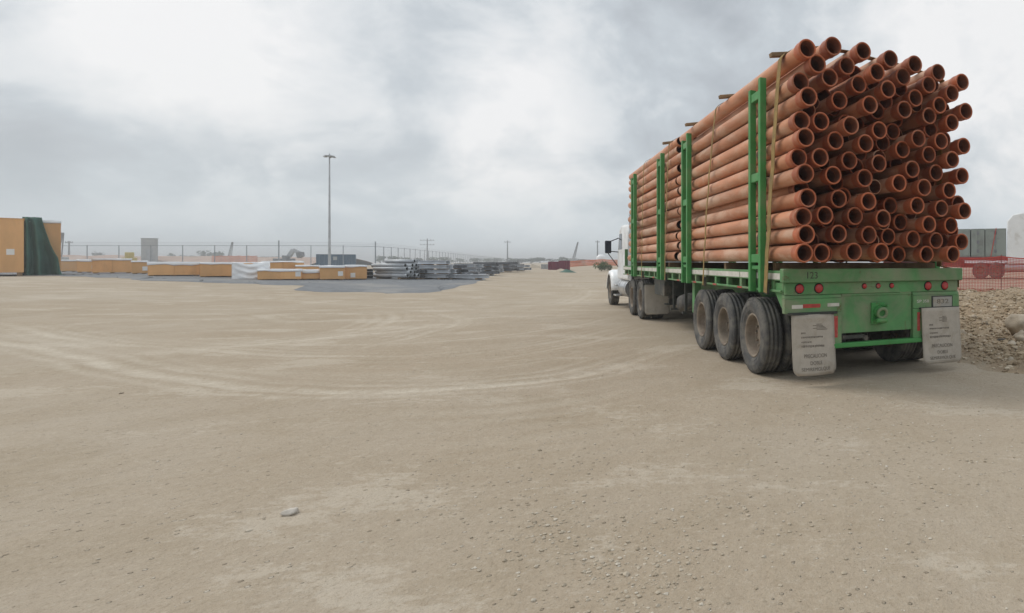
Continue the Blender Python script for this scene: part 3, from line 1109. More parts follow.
FILL= [(0.003, 1.61, 0.17), (-0.389, 1.61, 0.44), (1.248, 1.611, 0.32), (-0.797, 1.612, 0.12), (-0.903, 1.778, 0.28), (-0.076, 1.785, 0.16), (0.972, 1.791, 0.06), (-0.513, 1.798, 0.47), (-1.05, 1.901, 0.27), (1.249, 1.953, 0.19), (0.783, 1.973, 0.1), (0.064, 2.019, 0.12), (-0.315, 2.038, 0.27), (-0.715, 2.044, 0.22), (0.594, 2.174, 0.26), (-0.018, 2.212, 0.34), (-0.995, 2.244, 0.2), (-0.181, 2.311, 0.31), (1.249, 2.321, 0.06), (-0.542, 2.333, 0.11), (0.66, 2.358, 0.32), (-1.072, 2.418, 0.23), (1.126, 2.469, 0.48), (-0.082, 2.478, 0.1), (-0.602, 2.515, 0.19), (0.533, 2.632, 0.14), (0.994, 2.643, 0.37), (0.022, 2.677, 0.48), (-0.36, 2.718, 0.1), (-0.79, 2.746, 0.18), (0.425, 2.839, 0.36), (1.099, 2.847, 0.4), (-0.006, 2.866, 0.11), (-0.223, 2.922, 0.25), (-1.037, 2.937, 0.41), (1.017, 3.019, 0.26), (0.038, 3.056, 0.1), (0.545, 3.095, 0.43), (-0.352, 3.135, 0.46), (1.07, 3.206, 0.14), (0.015, 3.247, 0.43), (0.431, 3.251, 0.36), (-0.801, 3.254, 0.31), (-0.498, 3.26, 0.12), (1.244, 3.283, 0.44), (0.77, 3.294, 0.05), (-0.18, 3.344, 0.39), (-1.021, 3.369, 0.12), (0.351, 3.424, 0.26), (-0.032, 3.466, 0.12), (-0.893, 3.511, 0.27), (-0.519, 3.518, 0.41), (-1.065, 3.592, 0.33), (0.575, 3.612, 0.11), (0.102, 3.612, 0.13), (-0.652, 3.659, 0.44), (1.238, 3.694, 0.35), (0.349, 3.81, 0.15), (-0.039, 3.844, 0.22), (0.904, 3.937, 0.16), (-0.198, 4.008, 0.41)]

RB, RS, RIN = .096, .109, .084
def pipe_mesh(L, sock):
    mb = MB()
    n = 20
    if sock:
        y0 = .155
    else:
        y0 = 0.0
    prof = [(RIN, L), (RB, L), (RB, y0 - (.005 if sock else 0))]
    mb.lathe(prof, (0, 0, 0), (0, 1, 0), n)
    if not sock:
        mb.lathe([(RB, 0), (RB - .006, -.004), (RIN + .004, -.004), (RIN, 0)], (0, 0, 0), (0, 1, 0), n)
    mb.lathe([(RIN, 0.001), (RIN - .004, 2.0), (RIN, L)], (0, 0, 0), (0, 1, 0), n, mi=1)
    return mb.mesh('pipe', [M['pipe'], M['bore_shade']])


def socket_mesh():
    mb = MB()
    mb.lathe([(RB - .001, .19), (RS - .002, .145), (RS, .135), (RS, .035), (RS + .003, .03), (RS + .003, .006), (RS + .001, -.001), (RS - .003, -.004), (RS - .012, -.004), (RS - .018, .002), (RIN + .006, .09), (RIN - .002, .11)], (0, 0, 0), (0, 1, 0), 24)
    return mb.mesh('socket', M['socket'])


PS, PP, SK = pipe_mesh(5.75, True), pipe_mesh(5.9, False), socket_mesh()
ORD = ['first', 'second', 'third', 'fourth', 'fifth', 'sixth', 'seventh', 'eighth', 'ninth', 'tenth', 'eleventh', 'twelfth']


def add_pipe(x, z, y, label, group, sock):
    o = bpy.data.objects.new('pipe', PS if sock else PP)
    COL.objects.link(o)
    o.location = world(x, y, z)
    o.rotation_euler = (0, 0, RZ)
    tag(o, label, 'pipe', group)
    if sock:
        s_ = bpy.data.objects.new('socket', SK)
        COL.objects.link(s_)
        s_.parent = o
    # a small roll shows another side of the staining
    return o


def row_name(i):
    return 'top row' if i == 0 else 'bottom row' if i == 11 else ORD[i] + ' row from the top'


for i, row in enumerate(ROWS):
    for j, (x, z, y) in enumerate(row):
        pos = 'leftmost' if j == 0 else 'rightmost' if j == len(row) - 1 else ORD[j] + ' from the left'
        deep = y > -.1
        add_pipe(x, z, y, 'orange pipe socket end, %s, %s, rear stack' % (pos, row_name(i)), 'orange pipes of the rear stack', True)
def beside(x, z):
    """where a recessed pipe peeps out, told from the nearest socket end"""
    best = min(((px - x) ** 2 + (pz - z) ** 2, i, j, px, pz, len(r)) for i, r in enumerate(ROWS) for j, (px, pz, py) in enumerate(r))
    _, i, j, px, pz, n = best
    t = math.degrees(math.atan2(z - pz, x - px)) % 360
    side = ('right', 'upper right', 'above', 'upper left', 'left', 'lower left', 'below', 'lower right')[int((t + 22.5) // 45) % 8]
    pos = 'leftmost' if j == 0 else 'rightmost' if j == n - 1 else ORD[j] + ' from left'
    row = 'top row' if i == 0 else 'bottom row' if i == 11 else ORD[i] + ' row from top'
    return 'recessed orange pipe, %s of socket end %s, %s' % (side, pos, row) if side not in ('above', 'below') else 'recessed orange pipe %s socket end %s, %s' % (side, pos, row)


for k, (x, z, y) in enumerate(FILL):
    add_pipe(x, z, y - .12, beside(x, z), 'recessed pipes of the rear stack', k % 3 != 2)
lefts = [sorted(r)[:4] for r in ROWS]
rp = random.Random(5)
for i, row in enumerate(lefts):
    for j, (x, z, y) in enumerate(row):
        xx = max(-1.24, x + rp.uniform(-.015, .015)) if j else -1.235 + rp.uniform(0, .05)
        yy = 5.62 + rp.uniform(-.1, .12) + (.12 if i % 2 else 0)
        if j == 0:
            lab = 'orange pipe on the outer left side of the front stack, %s' % row_name(i)
            grp = 'outer pipes of the front stack'
        else:
            lab = 'orange pipe behind the outermost ones of the front stack, mostly hidden'
            grp = 'inner pipes of the front stack'
        add_pipe(xx, z + .02, yy, lab, grp, False)

for x, z, y in FILL:
    if x < .1:
        add_pipe(x, z + .02, 5.7 + y * .3, 'orange pipe behind the outermost ones of the front stack, mostly hidden', 'inner pipes of the front stack', False)

# dunnage
def batten(p, q, wd, ht, label, group):
    p, q = Vector(p), Vector(q)
    L = (q - p).length
    mb = MB()
    mb.box((0, -wd / 2, -ht / 2), (L, wd / 2, ht / 2))
    o = mb.build('wooden_batten', M['wood'], bevel=.006)
    o.location = world(*p)
    d = (world(*q) - world(*p))
    o.rotation_euler = (0, -math.asin(d.z / L), math.atan2(d.y, d.x))
    tag(o, label, 'batten', group)


for y, lab in ((.25, 'nearest the open socket ends'), (2.35, 'midway along the rear stack'), (4.45, 'at the front end of the rear stack'), (6.4, 'on the front stack')):
    batten((-1.42, y, 4.05), (-.55, y + .03, 4.23), .09, .05, 'wooden batten jutting left over the top pipes, ' + lab, 'battens across the top of the load')
for y, lab in ((.55, 'under the rear ends of the pipes'), (2.6, 'under the middle of the rear stack'), (5.0, 'under the front of the rear stack'), (6.6, 'under the rear of the front stack'), (10.9, 'under the front of the front stack')):
    batten((-1.25, y, 1.443), (1.28, y, 1.443), .1, .108, 'dark timber bearer on the trailer deck ' + lab, 'bearers on the deck')

batten((1.24, .7, 1.44), (1.24, 11.3, 1.44), .08, .102, 'added timber blocking light along the right edge of the trailer deck under the pipes', 'bearers on the deck')  # added piece, closes the gap where light showed under the load

# straps
def strap(pts, label, ws=.06):
    mb = MB()
    P = [Vector(p) for p in pts]
    rows = []
    for i, p in enumerate(P):
        d = (P[min(i + 1, len(P) - 1)] - P[max(0, i - 1)]).normalized()
        side = Vector((0, 1, 0))
        side = (side - d * side.dot(d)).normalized() * ws / 2
        rows.append([p - side, p + side])
    mb.grid(rows, smooth=False)
    o = mb.build('cargo_strap', M['strap'], solid=.006)
    o.location = ORG
    o.rotation_euler = (0, 0, RZ)
    tag(o, label, 'strap', 'straps over the pipe load')
    # ratchet at the rail
    rb = MB()
    rb.box((-1.392, pts[0][1] - .05, 1.10), (-1.36, pts[0][1] + .05, 1.26))
    rb.build('ratchet', M['steel_dark'], o, bevel=.006)


def strap_path(y0, y1, loose=.0, dz=0.0):
    L = []
    for k in range(12):
        f = k / 11
        z = 1.12 + (3.97 + dz - 1.12) * f
        y = y0 + (y1 - y0) * f + loose * math.sin(f * 3.14) + .008 * math.sin(f * 19)
        L.append((-1.40 + .04 * f * f + .006 * math.sin(f * 27), y, z))
    for x, z in ((-1.31, 4.03), (-1.20, 4.10), (-1.05, 4.15), (-.83, 4.195), (-.62, 4.20), (-.42, 4.205), (0, 4.17), (.35, 4.155), (.73, 4.11), (1.10, 4.04), (1.10, 3.9), (1.06, 3.75), (1.05, 2.6), (1.05, 1.45), (1.36, 1.41), (1.36, 1.15)):
        L.append((x, y1 + .01, z + dz))
    return L


strap(strap_path(.48, .10), 'dirty yellow-brown strap over the pipes nearest the rear corner', .11)
strap(strap_path(3.35, 2.75, loose=.06), 'dirty yellow-brown strap over the middle of the rear pipe stack')
strap(strap_path(6.3, 6.1, dz=.02), 'dirty yellow-brown strap just ahead of the gap between the stacks')
strap(strap_path(9.0, 8.9, dz=.02), 'dirty yellow-brown strap over the middle of the front pipe stack')

# ------------------------------------------------------------------ crates in the yard
def frame_between(p, q):
    """origin, unit vector along the front and unit vector going back"""
    p, q = Vector(p), Vector(q)
    d = Vector((q.x - p.x, q.y - p.y, 0))
    L = d.length
    d.normalize()
    return p, d, Vector((-d.y, d.x, 0)), L


def face_start(b, u1, u0):
    """left end of a front that looks back along the view from the right end b"""
    k = (u1 - U0) / F
    d = Vector((1, -k, 0)).normalized()
    m0 = (u0 - U0) / F
    # b - d*t lies on the ray X = m0*Y
    t = (b.x - m0 * b.y) / (d.x - m0 * d.y)
    p = b - d * t
    return Vector((p.x, p.y, terrain(p.x, p.y)))


def crate(pl, pr, vt, depth, label, cover=None, skid=.10, sticker=None, group=None, cat='crate', panel_w=1.22, top_v=None):
    """wooden crate whose front stands on the ground between two places of the photograph"""
    pr = (pr[0] + .6, pr[1])
    b = ground_at(*pr)
    a = face_start(b, pr[0], pl[0] - .3)
    o, d, bk, L = frame_between(a, b)
    mid = b
    H = (pr[1] - vt) * mid.y / F
    root = empty('wooden_crate', (o.x, o.y, min(a.z, b.z)), math.atan2(d.y, d.x), label, cat, group)
    mb = MB()
    mb.box((0, .012, skid), (L, depth, H - .03))
    mb.build('body', M['ply'], root)
    n = max(1, round(L / panel_w))
    pw = L / n
    rnd = random.Random(int(pl[0] * 7 + pr[0]))
    pm = None
    for k in range(n):
        mb = MB()
        mb.box((k * pw + .016, -rnd.uniform(.008, .03), skid + .01), ((k + 1) * pw - .016, .011, H - .04))
        mb.build('panel', M['ply'], root)
    n2 = max(1, round(depth / panel_w))
    pw = depth / n2
    for k in range(n2):
        mb = MB()
        mb.box((L + .001, k * pw + .012, skid + .01), (L + rnd.uniform(.010, .016), (k + 1) * pw - .012, H - .04))
        mb.build('panel', M['ply'], root)
    m_ = max(2, round(L / 1.1) + 1)
    for k in range(m_):
        x = .05 + (L - .3) * k / (m_ - 1)
        mb = MB()
        mb.box((x, .02, 0), (x + .2, depth - .02, skid - .002))
        mb.build('skid', M['wood'], root)
    if cover:
        rows = []
        NY = 6
        NX = max(6, int(L * 3))
        def droop(x):
            return cover * (.75 + .5 * noise.noise((x * 1.7 + pl[0], pl[1], 0.5)))
        for j in range(NY + 3):
            row = []
            for i in range(NX + 1):
                x = -.03 + (L + .06) * i / NX
                if j < 2:
                    y, z = -.035 - .02 * (1 - j), H - droop(x) * (1 - j * .5) + .0
                elif j < NY + 1:
                    y = -.02 + (depth + .04) * (j - 2) / (NY - 2)
                    z = H + .015 + .03 * noise.noise((x * 1.5, y * 1.5, pl[0]))
                else:
                    y, z = depth + .04, H - droop(x) * .5 * (j - NY)
                row.append((x, y, z))
            rows.append(row)
        mb = MB()
        mb.grid(rows)
        mb.build('plastic_cover', M['film'], root, solid=.012)
    else:
        mb = MB()
        mb.box((-.04, -.045, H - .045), (L + .04, depth + .04, H))
        mb.build('lid', M['ply'], root)
    if sticker:
        u, v = sticker
        x = (u - pl[0]) / (pr[0] - pl[0]) * L
        z = (pr[1] - v) * mid.y / F
        s_ = .12 if H < 2 else .15
        mb = MB()
        mb.box((x - s_, -.022, z - s_ * 1.2), (x + s_, -.016, z + s_ * 1.2))
        mb.build('paper_label', M['paper'], root)
    return root, L, H


YG = None
bigA = crate((-34, 275.6), (23.0, 276.0), 218.5, 5.0, 'big tan plywood crate with a white paper label, left of the green tarp', None, .22, (10, 252), panel_w=1.2)
bigB = crate((24.6, 275.2), (60, 275.0), 221.0, 4.2, 'big tan plywood crate half covered by the draped green tarp', .16, .24, None, panel_w=1.2)

# green tarp hanging over the second big crate
def green_tarp():
    root, L, H = bigB
    sc = L / (60 - 24.6)
    def X(u):
        return (u - 24.6) * sc
    def Z(v):
        return (275.1 - v) * H / (275.0 - 221.0)
    left = [(217.6, 23.0), (240, 22.8), (276.4, 22.6)]
    right = [(217.6, 41), (224, 42.5), (234, 46), (245, 50.0), (252, 53.5), (258, 57.5), (270, 59.5), (275.6, 62.0), (276.6, 68)]
    def interp(tab, v):
        for (v0, u0), (v1, u1) in zip(tab, tab[1:]):
            if v <= v1:
                return u0 + (u1 - u0) * (v - v0) / (v1 - v0)
        return tab[-1][1]
    rows = []
    NV, NU = 34, 30
    for j in range(6):                                   # the part lying on the lid
        y = 2.6 * (1 - j / 6)
        rows.append([(X(23 + 18 * i / NU), y, H + .09 + .05 * noise.noise((i * .3, y, 2.0))) for i in range(NU + 1)])
    for j in range(NV + 1):
        v = 219.3 + (276.5 - 219.3) * j / NV
        a, b = interp(left, v), interp(right, v)
        f = j / NV
        row = []
        for i in range(NU + 1):
            g = i / NU
            fold = (.10 + .20 * f) * math.sin(g * 17 + 2.2 * f + 1.5 * math.sin(g * 4)) + .10 * math.sin(g * 7 - f * 4) * (.3 + f) + .10 * noise.noise((g * 3, f * 5, 7.0))
            y = -.16 - .30 * f + fold - (.28 * f ** 3 if g > .8 else 0)
            z = max(Z(v), .03 + .02 * math.sin(g * 30))
            row.append((X(a + (b - a) * g), min(y, -.04), z + (.06 if j == 0 else 0)))
        rows.append(row)
    mb = MB()
    mb.grid(rows)
    t = mb.build('green_tarp', M['tarp'], solid=.02)
    t.matrix_world = Matrix.Translation(root.location) @ Matrix.Rotation(root.rotation_euler.z, 4, 'Z')
    tag(t, 'dark green tarp hanging in folds over the big crate, trailing on the ground', 'tarp')


green_tarp()

CR = 'low plywood crates along the yard'
crate((61, 272.3), (76, 272.2), 260.0, 2.0, 'short low tan crate at the left end of the row, beside the green tarp', .12, group=CR)
crate((77, 272.8), (91.5, 273.0), 259.5, 2.0, 'low tan crate with a white label, second from the left in the row', .2, sticker=(90, 267), group=CR)
crate((92.3, 273.2), (131, 273.6), 258.6, 2.2, 'long low tan crate with white plastic along its top, left of the labelled narrow crate', .16, group=CR)
crate((131.8, 273.8), (147, 274.4), 261.0, 2.2, 'narrow low tan crate with a white label near its right edge, under thin plastic', .14, sticker=(145, 268.5), group=CR)
crate((148, 274.8), (199, 276.4), 262.2, 2.2, 'longest low tan crate, plastic cover torn back on its right half', .22, group=CR)
crate((200, 276.5), (233, 277.6), 262.6, 2.2, 'low tan crate with white top immediately left of the draped white sheet', .13, group=CR)
whc = crate((235, 278.6), (262, 279.4), 263.2, 2.0, 'low tan crate almost hidden under the draped white sheet', None, group=CR)
crate((262, 275.6), (303, 276.4), 261.4, 1.6, 'tan crate standing behind the low front crate, right of the white sheet', .10, group=CR)
crate((257.8, 280.0), (301, 280.6), 269.3, 1.4, 'very low tan crate with white strip on top, in front of the taller one', .16, sticker=(298, 274), group=CR)
crate((301.6, 280.4), (319, 280.4), 269.8, 1.4, 'small very low tan crate just left of the dark gap in the row', .22, group=CR)
crate((296, 276.8), (318.6, 277.0), 265.4, 1.6, 'small tan crate with red corner raised behind the very low crates', .12, group=CR)
crate((320, 280.3), (344, 280.6), 266.0, 2.2, 'tall tan crate with white label, second from the right end of the row', .13, sticker=(340.5, 273.5), group=CR)
crate((345, 280.4), (366, 280.2), 265.4, 2.4, 'tan crate with torn white paper at the right end of the row', .16, sticker=(353, 275), group=CR)


def white_sheet():
    root, L, H = whc
    rows = []
    NU, NV = 26, 20
    for j in range(4):
        y = 1.4 * (1 - j / 4)
        rows.append([(-.12 + (L + .45) * i / NU, y, H + .05 + .03 * noise.noise((i * .3, y * 2, 4.0))) for i in range(NU + 1)])
    for j in range(NV + 1):
        f = j / NV
        row = []
        for i in range(NU + 1):
            g = i / NU
            wd = L + .45 - .75 * max(0, f - .45) * (1 if g > .5 else 0) * (g - .5) * 2
            sag = math.sin(math.pi * g)
            ph = f * 3.0 - sag * 1.0
            y = -.07 - .09 * f - .09 * sag * f * 1.2 + .06 * math.sin(ph * 6.0) * sag * (1 - .5 * f) + .05 * noise.noise((g * 4, f * 4, 9.0))
            row.append((-.12 + wd * g, min(y, -.03), max(.03, H + .04 - (H + .02) * f * (1 - .18 * (g > .85)))))
        rows.append(row)
    mb = MB()
    mb.grid(rows)
    t = mb.build('white_sheet', M['film'], solid=.012)
    t.matrix_world = Matrix.Translation(root.location) @ Matrix.Rotation(root.rotation_euler.z, 4, 'Z')
    tag(t, 'white plastic sheet hanging in swags over a crate in the middle of the row', 'sheet')


white_sheet()

# black covered drum-like roll at the end of the crates
def black_roll():
    g = ground_at(369.5, 278.6)
    r = empty('black_roll', g, 0, 'small dark roll of sheeting standing at the right end of the crate row', 'roll')
    mb = MB()
    mb.lathe([(0, 0), (.18, 0), (.20, .05), (.19, .5), (.2, .62), (.15, .66), (.07, .62), (0, .6)], (0, 0, 0), (0, 0, 1), 18)
    mb.build('rolled_sheeting', M['black'], r)
    mb = MB()
    for z in (.2, .45):
        mb.lathe([(.203, z), (.207, z + .01), (.207, z + .04), (.203, z + .05)], (0, 0, 0), (0, 0, 1), 18)
    mb.build('tie', M['galv'], r)


black_roll()

# ------------------------------------------------------------------ steel bundles on the gravel
def tube_piece(L, r, m, name='tube'):
    mb = MB()
    n = 10
    mb.lathe([(r * .8, .01), (r * .8, 0), (r, 0), (r, L), (r * .8, L), (r * .8, L - .01)], (0, 0, 0), (1, 0, 0), n)
    return mb.mesh(name, m)


def bundle(u, v, L, ncol, nrow, kind, rot, label, group):
    """a stack of steel lengths lying on timbers"""
    g = ground_at(u, v)
    root = empty('steel_bundle', g, R(rot), label, 'steel bundle', group)
    rnd = random.Random(int(u * 3 + v))
    m = {'tube': M['galv'], 'wrap': M['wrap'], 'dark': M['darkbeam']}[kind]
    r = .13
    for x in (L * .15, L * .8):
        mb = MB()
        mb.box((x, -.05, 0), (x + .12, ncol * 2 * r + .05, .10))
        mb.build('bearer', M['wood'], root)
    if kind == 'tube':
        me = tube_piece(L, r, m)
        for j in range(nrow):
            for i in range(ncol - j % 2):
                o = bpy.data.objects.new('tube', me)
                COL.objects.link(o)
                o.parent = root
                o.location = (rnd.uniform(-.25, .25), r + i * 2 * r + (j % 2) * r, .10 + r + j * r * 1.74)
    else:
        mb = MB()
        f, w_, t_ = .24, .26, .03
        mb.prism([(0, 0), (w_, 0), (w_, t_), (w_ / 2 + .015, t_), (w_ / 2 + .015, f - t_), (w_, f - t_), (w_, f), (0, f), (0, f - t_), (w_ / 2 - .015, f - t_), (w_ / 2 - .015, t_), (0, t_)], 'x', 0, L)
        me = mb.mesh('beam', m)
        z = .1
        for j in range(nrow):
            for i in range(ncol):
                o = bpy.data.objects.new('beam', me)
                COL.objects.link(o)
                o.parent = root
                o.location = (rnd.uniform(-.3, .3), i * .275, z)
                o.rotation_euler = (0, 0, R(rnd.uniform(-1.5, 1.5)))
            z += .245
            if j < nrow - 1:
                mb = MB()
                for x in (L * .2, L * .75):
                    mb.box((x, 0, z), (x + .09, ncol * .275, z + .07))
                mb.build('spacer', M['wood'], root)
                z += .075
    return root


SG = 'steel bundles on the gravel'
bundle(372, 279.0, 2.4, 4, 4, 'tube', -6, 'pale galvanised tubes stacked right beside the black roll and crates', SG)
bundle(381, 276.8, 2.2, 5, 5, 'tube', -3, 'tall pale bundle of galvanised tubes behind the front tube stack', SG)
bundle(395, 277.8, 2.0, 4, 3, 'dark', 12, 'dark beams stacked crookedly between pale tubes and grey beams', SG)
bundle(402, 279.2, 1.2, 3, 2, 'dark', -4, 'short dark beams lying in front of the crooked dark stack', SG)
bundle(416, 279.2, 2.0, 4, 4, 'wrap', -4, 'tallest stack of pale grey beams with dark gaps between layers', SG)
bundle(432, 278.6, 1.9, 4, 3, 'dark', 6, 'dark grey beams stacked right of the tallest pale stack', SG)
bundle(444, 279.6, 2.6, 3, 1, 'wrap', 8, 'single layer of long pale beams at the front right of the gravel', SG)
bundle(438, 277.0, 2.8, 4, 3, 'wrap', -6, 'pale grey beams stacked behind the single front layer', SG)
bundle(456, 275.0, 3.0, 5, 3, 'dark', 10, 'broad dark bundle behind the pale beams, on the far gravel', SG)
bundle(462, 273.0, 3.2, 5, 2, 'wrap', -8, 'low pale bundle just right of the broad dark one', SG)
bundle(472, 271.8, 4.0, 5, 3, 'dark', 4, 'low dark bundle in the distance along the fence', SG)
bundle(484, 271.0, 4.6, 5, 2, 'wrap', -4, 'distant pale bundle near the far end of the gravel', SG)
bundle(494, 269.6, 3.0, 5, 2, 'dark', 3, 'farthest dark bundle before the white container', SG)

# ------------------------------------------------------------------ chain-link fence
def fence():
    c = ground_at(373.5, 272.2)
    c = Vector((-37.4, 50, terrain(-37.4, 50)))
    dirA = Vector((-1, .015, 0)).normalized()
    dirB = Vector((-.4305, .9026, 0)).normalized()
    root = empty('chain_link_fence', c, 0, 'tall galvanised chain-link fence with wire top running behind the yard and down the road', 'fence')
    H = 2.25
    P = [c + dirA * (2.72 * k) for k in range(30, 0, -1)] + [c] + [c + dirB * (3.0 * k) for k in range(1, 90)]
    P = [Vector((p.x, p.y, terrain(p.x, p.y))) for p in P]
    mb = MB()
    mb.cyl((0, 0, -.02), (0, 0, H), .028, n=8)
    mb.bar((0, 0, H), (0, -.0, H + .05), .03, .03)
    mp = mb.mesh('post', M['galv'])
    mb = MB()
    mb.cyl((0, 0, -.02), (0, 0, H + .42), .042, n=8)
    mt = mb.mesh('tall_post', M['galv'])
    for i, p in enumerate(P):
        tall = i in (4, 11, 19, 27, 30)
        o = bpy.data.objects.new('tall_post' if tall else 'post', mt if tall else mp)
        COL.objects.link(o)
        o.parent = root
        o.location = p - c
    rail = MB()
    for p, q in zip(P, P[1:]):
        rail.bar(p - c + Vector((0, 0, H)), q - c + Vector((0, 0, H)), .035, .035)
    rail.build('top_rail', M['galv'], root)
    wire = MB()
    for p, q in zip(P, P[1:]):
        for z in (H + .14, H + .27):
            wire.bar(p - c + Vector((0, 0, z)), q - c + Vector((0, 0, z)), .012, .012)
    wire.build('top_wire', M['galv'], root)
    net = MB()
    for p, q in zip(P[8:], P[9:]):
        a = p - c
        d = q - p
        L = d.length
        n = 14
        for k in range(n):
            for sgn in (0, 1):
                x0 = L * k / n
                x1 = x0 + H * .98
                z0, z1 = 0.03, H
                if x1 > L:
                    z1 = .03 + (H - .03) * (L - x0) / (x1 - x0)
                    x1 = L
                if sgn:
                    x0, x1 = L - x0, L - x1
                A = a + d * (x0 / L) + Vector((0, 0, z0))
                B = a + d * (x1 / L) + Vector((0, 0, z1))
                w_ = Vector((0, 0, .008))
                net.add([A, B, B + w_, A + w_], [(0, 1, 2, 3)])
                if sgn == 0 and k:
                    x0 = 0
                    zz = (H) * k / n
                    x1 = L - L * 0 if H - zz >= L else (H - zz)
                    A = a + Vector((0, 0, zz))
                    B = a + d * (min(L, H - zz) / L) + Vector((0, 0, min(H, zz + L)))
                    net.add([A, B, B + w_, A + w_], [(0, 1, 2, 3)])
                    A = a + d + Vector((0, 0, zz))
                    B = a + d * (1 - min(L, H - zz) / L) + Vector((0, 0, min(H, zz + L)))
                    net.add([A, B, B + w_, A + w_], [(0, 1, 2, 3)])
    o = net.build('chain_link', M['galv'], root)
    tag(o, kind='stuff')


fence()

# ------------------------------------------------------------------ far things
def light_mast():
    Y = 66
    b = at(329.5, 262, Y)
    z0 = terrain(b.x, b.y)
    top = at(330, 156, Y).z
    r = empty('light_mast', (b.x, b.y, z0), 0, 'very tall thin light mast with a flat ring of lamps, behind the crates', 'light mast')
    mb = MB()
    mb.cyl((0, 0, 0), (0, 0, top - z0), .13, .06, n=14)
    mb.build('pole', M['galv'], r)
    mb = MB()
    z = top - z0
    mb.lathe([(.06, -.06), (.42, -.06), (.46, 0), (.42, .05), (.06, .05)], (0, 0, z), (0, 0, 1), 24, closed=True)
    mb.cyl((0, 0, z), (0, 0, z + .28), .09, .03, n=8)
    mb.build('ring', M['galv'], r)
    for k in range(6):
        a = 2 * math.pi * k / 6
        mb = MB()
        mb.box((.30, -.10, z - .14), (.56, .10, z - .061))
        o = mb.build('lamp_head', M['concrete'], r)
        o.rotation_euler = (0, 0, a)


light_mast()


def container(u0, u1, vb, vt, Y, depth, m, label, cat='container', rot=0.0, ribs=14, name='shipping_container', base=None, door_end=True):
    b = ground_at(u1, vb) if Y is None else at(u1, vb, Y)
    z0 = terrain(b.x, b.y)
    b.z = z0
    a = face_start(b, u1, u0)
    L = (b - a).length
    rot = math.atan2(b.y - a.y, b.x - a.x)
    H = at(u1, vt, b.y).z - z0
    L = math.hypot(b.x - a.x, b.y - a.y)
    r = empty(name, (a.x, a.y, z0), rot, label, cat)
    mb = MB()
    mb.box((.06, .04, .12), (L - .06, depth - .04, H - .05))
    mb.build('body', M[m], r)
    mb = MB()
    for x in (0, L - .12):
        for y in (0, depth - .12):
            mb.box((x, y, 0), (x + .12, y + .12, H))
    for z in (.02, H - .12):
        mb.box((.06, .006, z), (L - .06, .1, z + .12))
        mb.box((.06, depth - .1, z), (L - .06, depth - .006, z + .12))
    for x in (.006, L - .114):
        mb.box((x, .06, .03), (x + .108, depth - .06, .13))
    mb.build('corner_frame', M[m], r)
    pw = (L - .24) / ribs
    for k in range(ribs):
        x = .12 + pw * k
        mb = MB()
        mb.prism([(x + pw * .12, .04), (x + pw * .3, -.0), (x + pw * .7, -.0), (x + pw * .88, .04)], 'z', .15, H - .13)
        mb.build('panel', M[m], r)
    return r, L, H


bc, L, H = container(316, 356, 262.6, 254.4, 105, 2.5, 'bluebox', 'dark blue shipping container beyond the fence at the foot of the mast')
mb = MB()
mb.box((L * .42, -.02, H * .55), (L * .52, -.01, H * .82))
mb.build('pale_marking', M['concrete'], bc)
container(548, 559, 270.0, 261.6, None, 3.0, 'maroon', 'maroon container, the left one of a pair beside the far road', ribs=5)
container(558.6, 570, 270.2, 260.6, None, 3.0, 'maroon', 'maroon container, slightly taller, the right one of a pair beside the far road', ribs=5)
container(541, 548, 269.0, 264.2, None, 3.0, 'concrete', 'small pale box just left of the two maroon containers', 'box', name='pale_box', ribs=3)
container(508, 520, 269.0, 260.0, None, 3.0, 'concrete', 'pale grey container at the far end of the fence by the road', ribs=5)


def heap(u, v, wd, ht, m, name, label, cat):
    g = ground_at(u, v)
    wd, ht = wd * g.y / F, ht * g.y / F
    mb = MB()
    rows = []
    for j in range(9):
        f = j / 8
        row = []
        for i in range(21):
            a = 2 * math.pi * i / 20
            k = 1 + .25 * noise.noise((math.cos(a) * 1.3, math.sin(a) * 1.3, u)) 
            rr = wd / 2 * (1 - f) ** .8 * k
            row.append((math.cos(a) * rr, math.sin(a) * rr * .7, ht * f ** .8 * (1 + .3 * noise.noise((a, f * 3, u))) - .05))
        rows.append(row)
    mb.grid(rows)
    o = mb.build(name, m)
    o.location = g
    tag(o, label, cat)


heap(561, 271.6, 17, 3.2, M['rock'], 'spoil_heap', 'low pale spoil heap in front of the maroon containers', 'heap')
heap(567, 272.4, 17, 3.4, M['tarp'], 'covered_heap', 'small heap under a dark green cover in front of the maroon containers', 'heap')
heap(533, 267.6, 17, 3.6, M['rock'], 'gravel_heap', 'low grey-brown heap at the far end of the road', 'heap')


def berm(pts, name, m, depth, kind='structure'):
    """long earth bank; pts: (u, crest v) at a distance"""
    mb = MB()
    rows = []
    for j in range(7):
        f = j / 6
        row = []
        for u, v, Y in pts:
            c = at(u, v, Y)
            z0 = terrain(c.x, c.y) - .3
            prof = [0, .5, .88, 1.0, .9, .5, 0][j]
            row.append((c.x, c.y + (f - .5) * depth, z0 + (c.z - z0) * prof + (.35 * noise.noise((c.x * .15, j * .7, 1)) if 0 < j < 6 else 0)))
        rows.append(row)
    mb.grid(rows)
    o = mb.build(name, m)
    tag(o, kind=kind)
    return o


earth = mat('reddish_earth', (0.42, 0.31, 0.25), 0.95, 0.15, .25, (0.36, 0.22, 0.165), 0.4, .12, 0.4, 2)
def span(u0, u1, n, fv, fy):
    return [(u0 + (u1 - u0) * i / n, fv(i / n), fy(i / n)) for i in range(n + 1)]


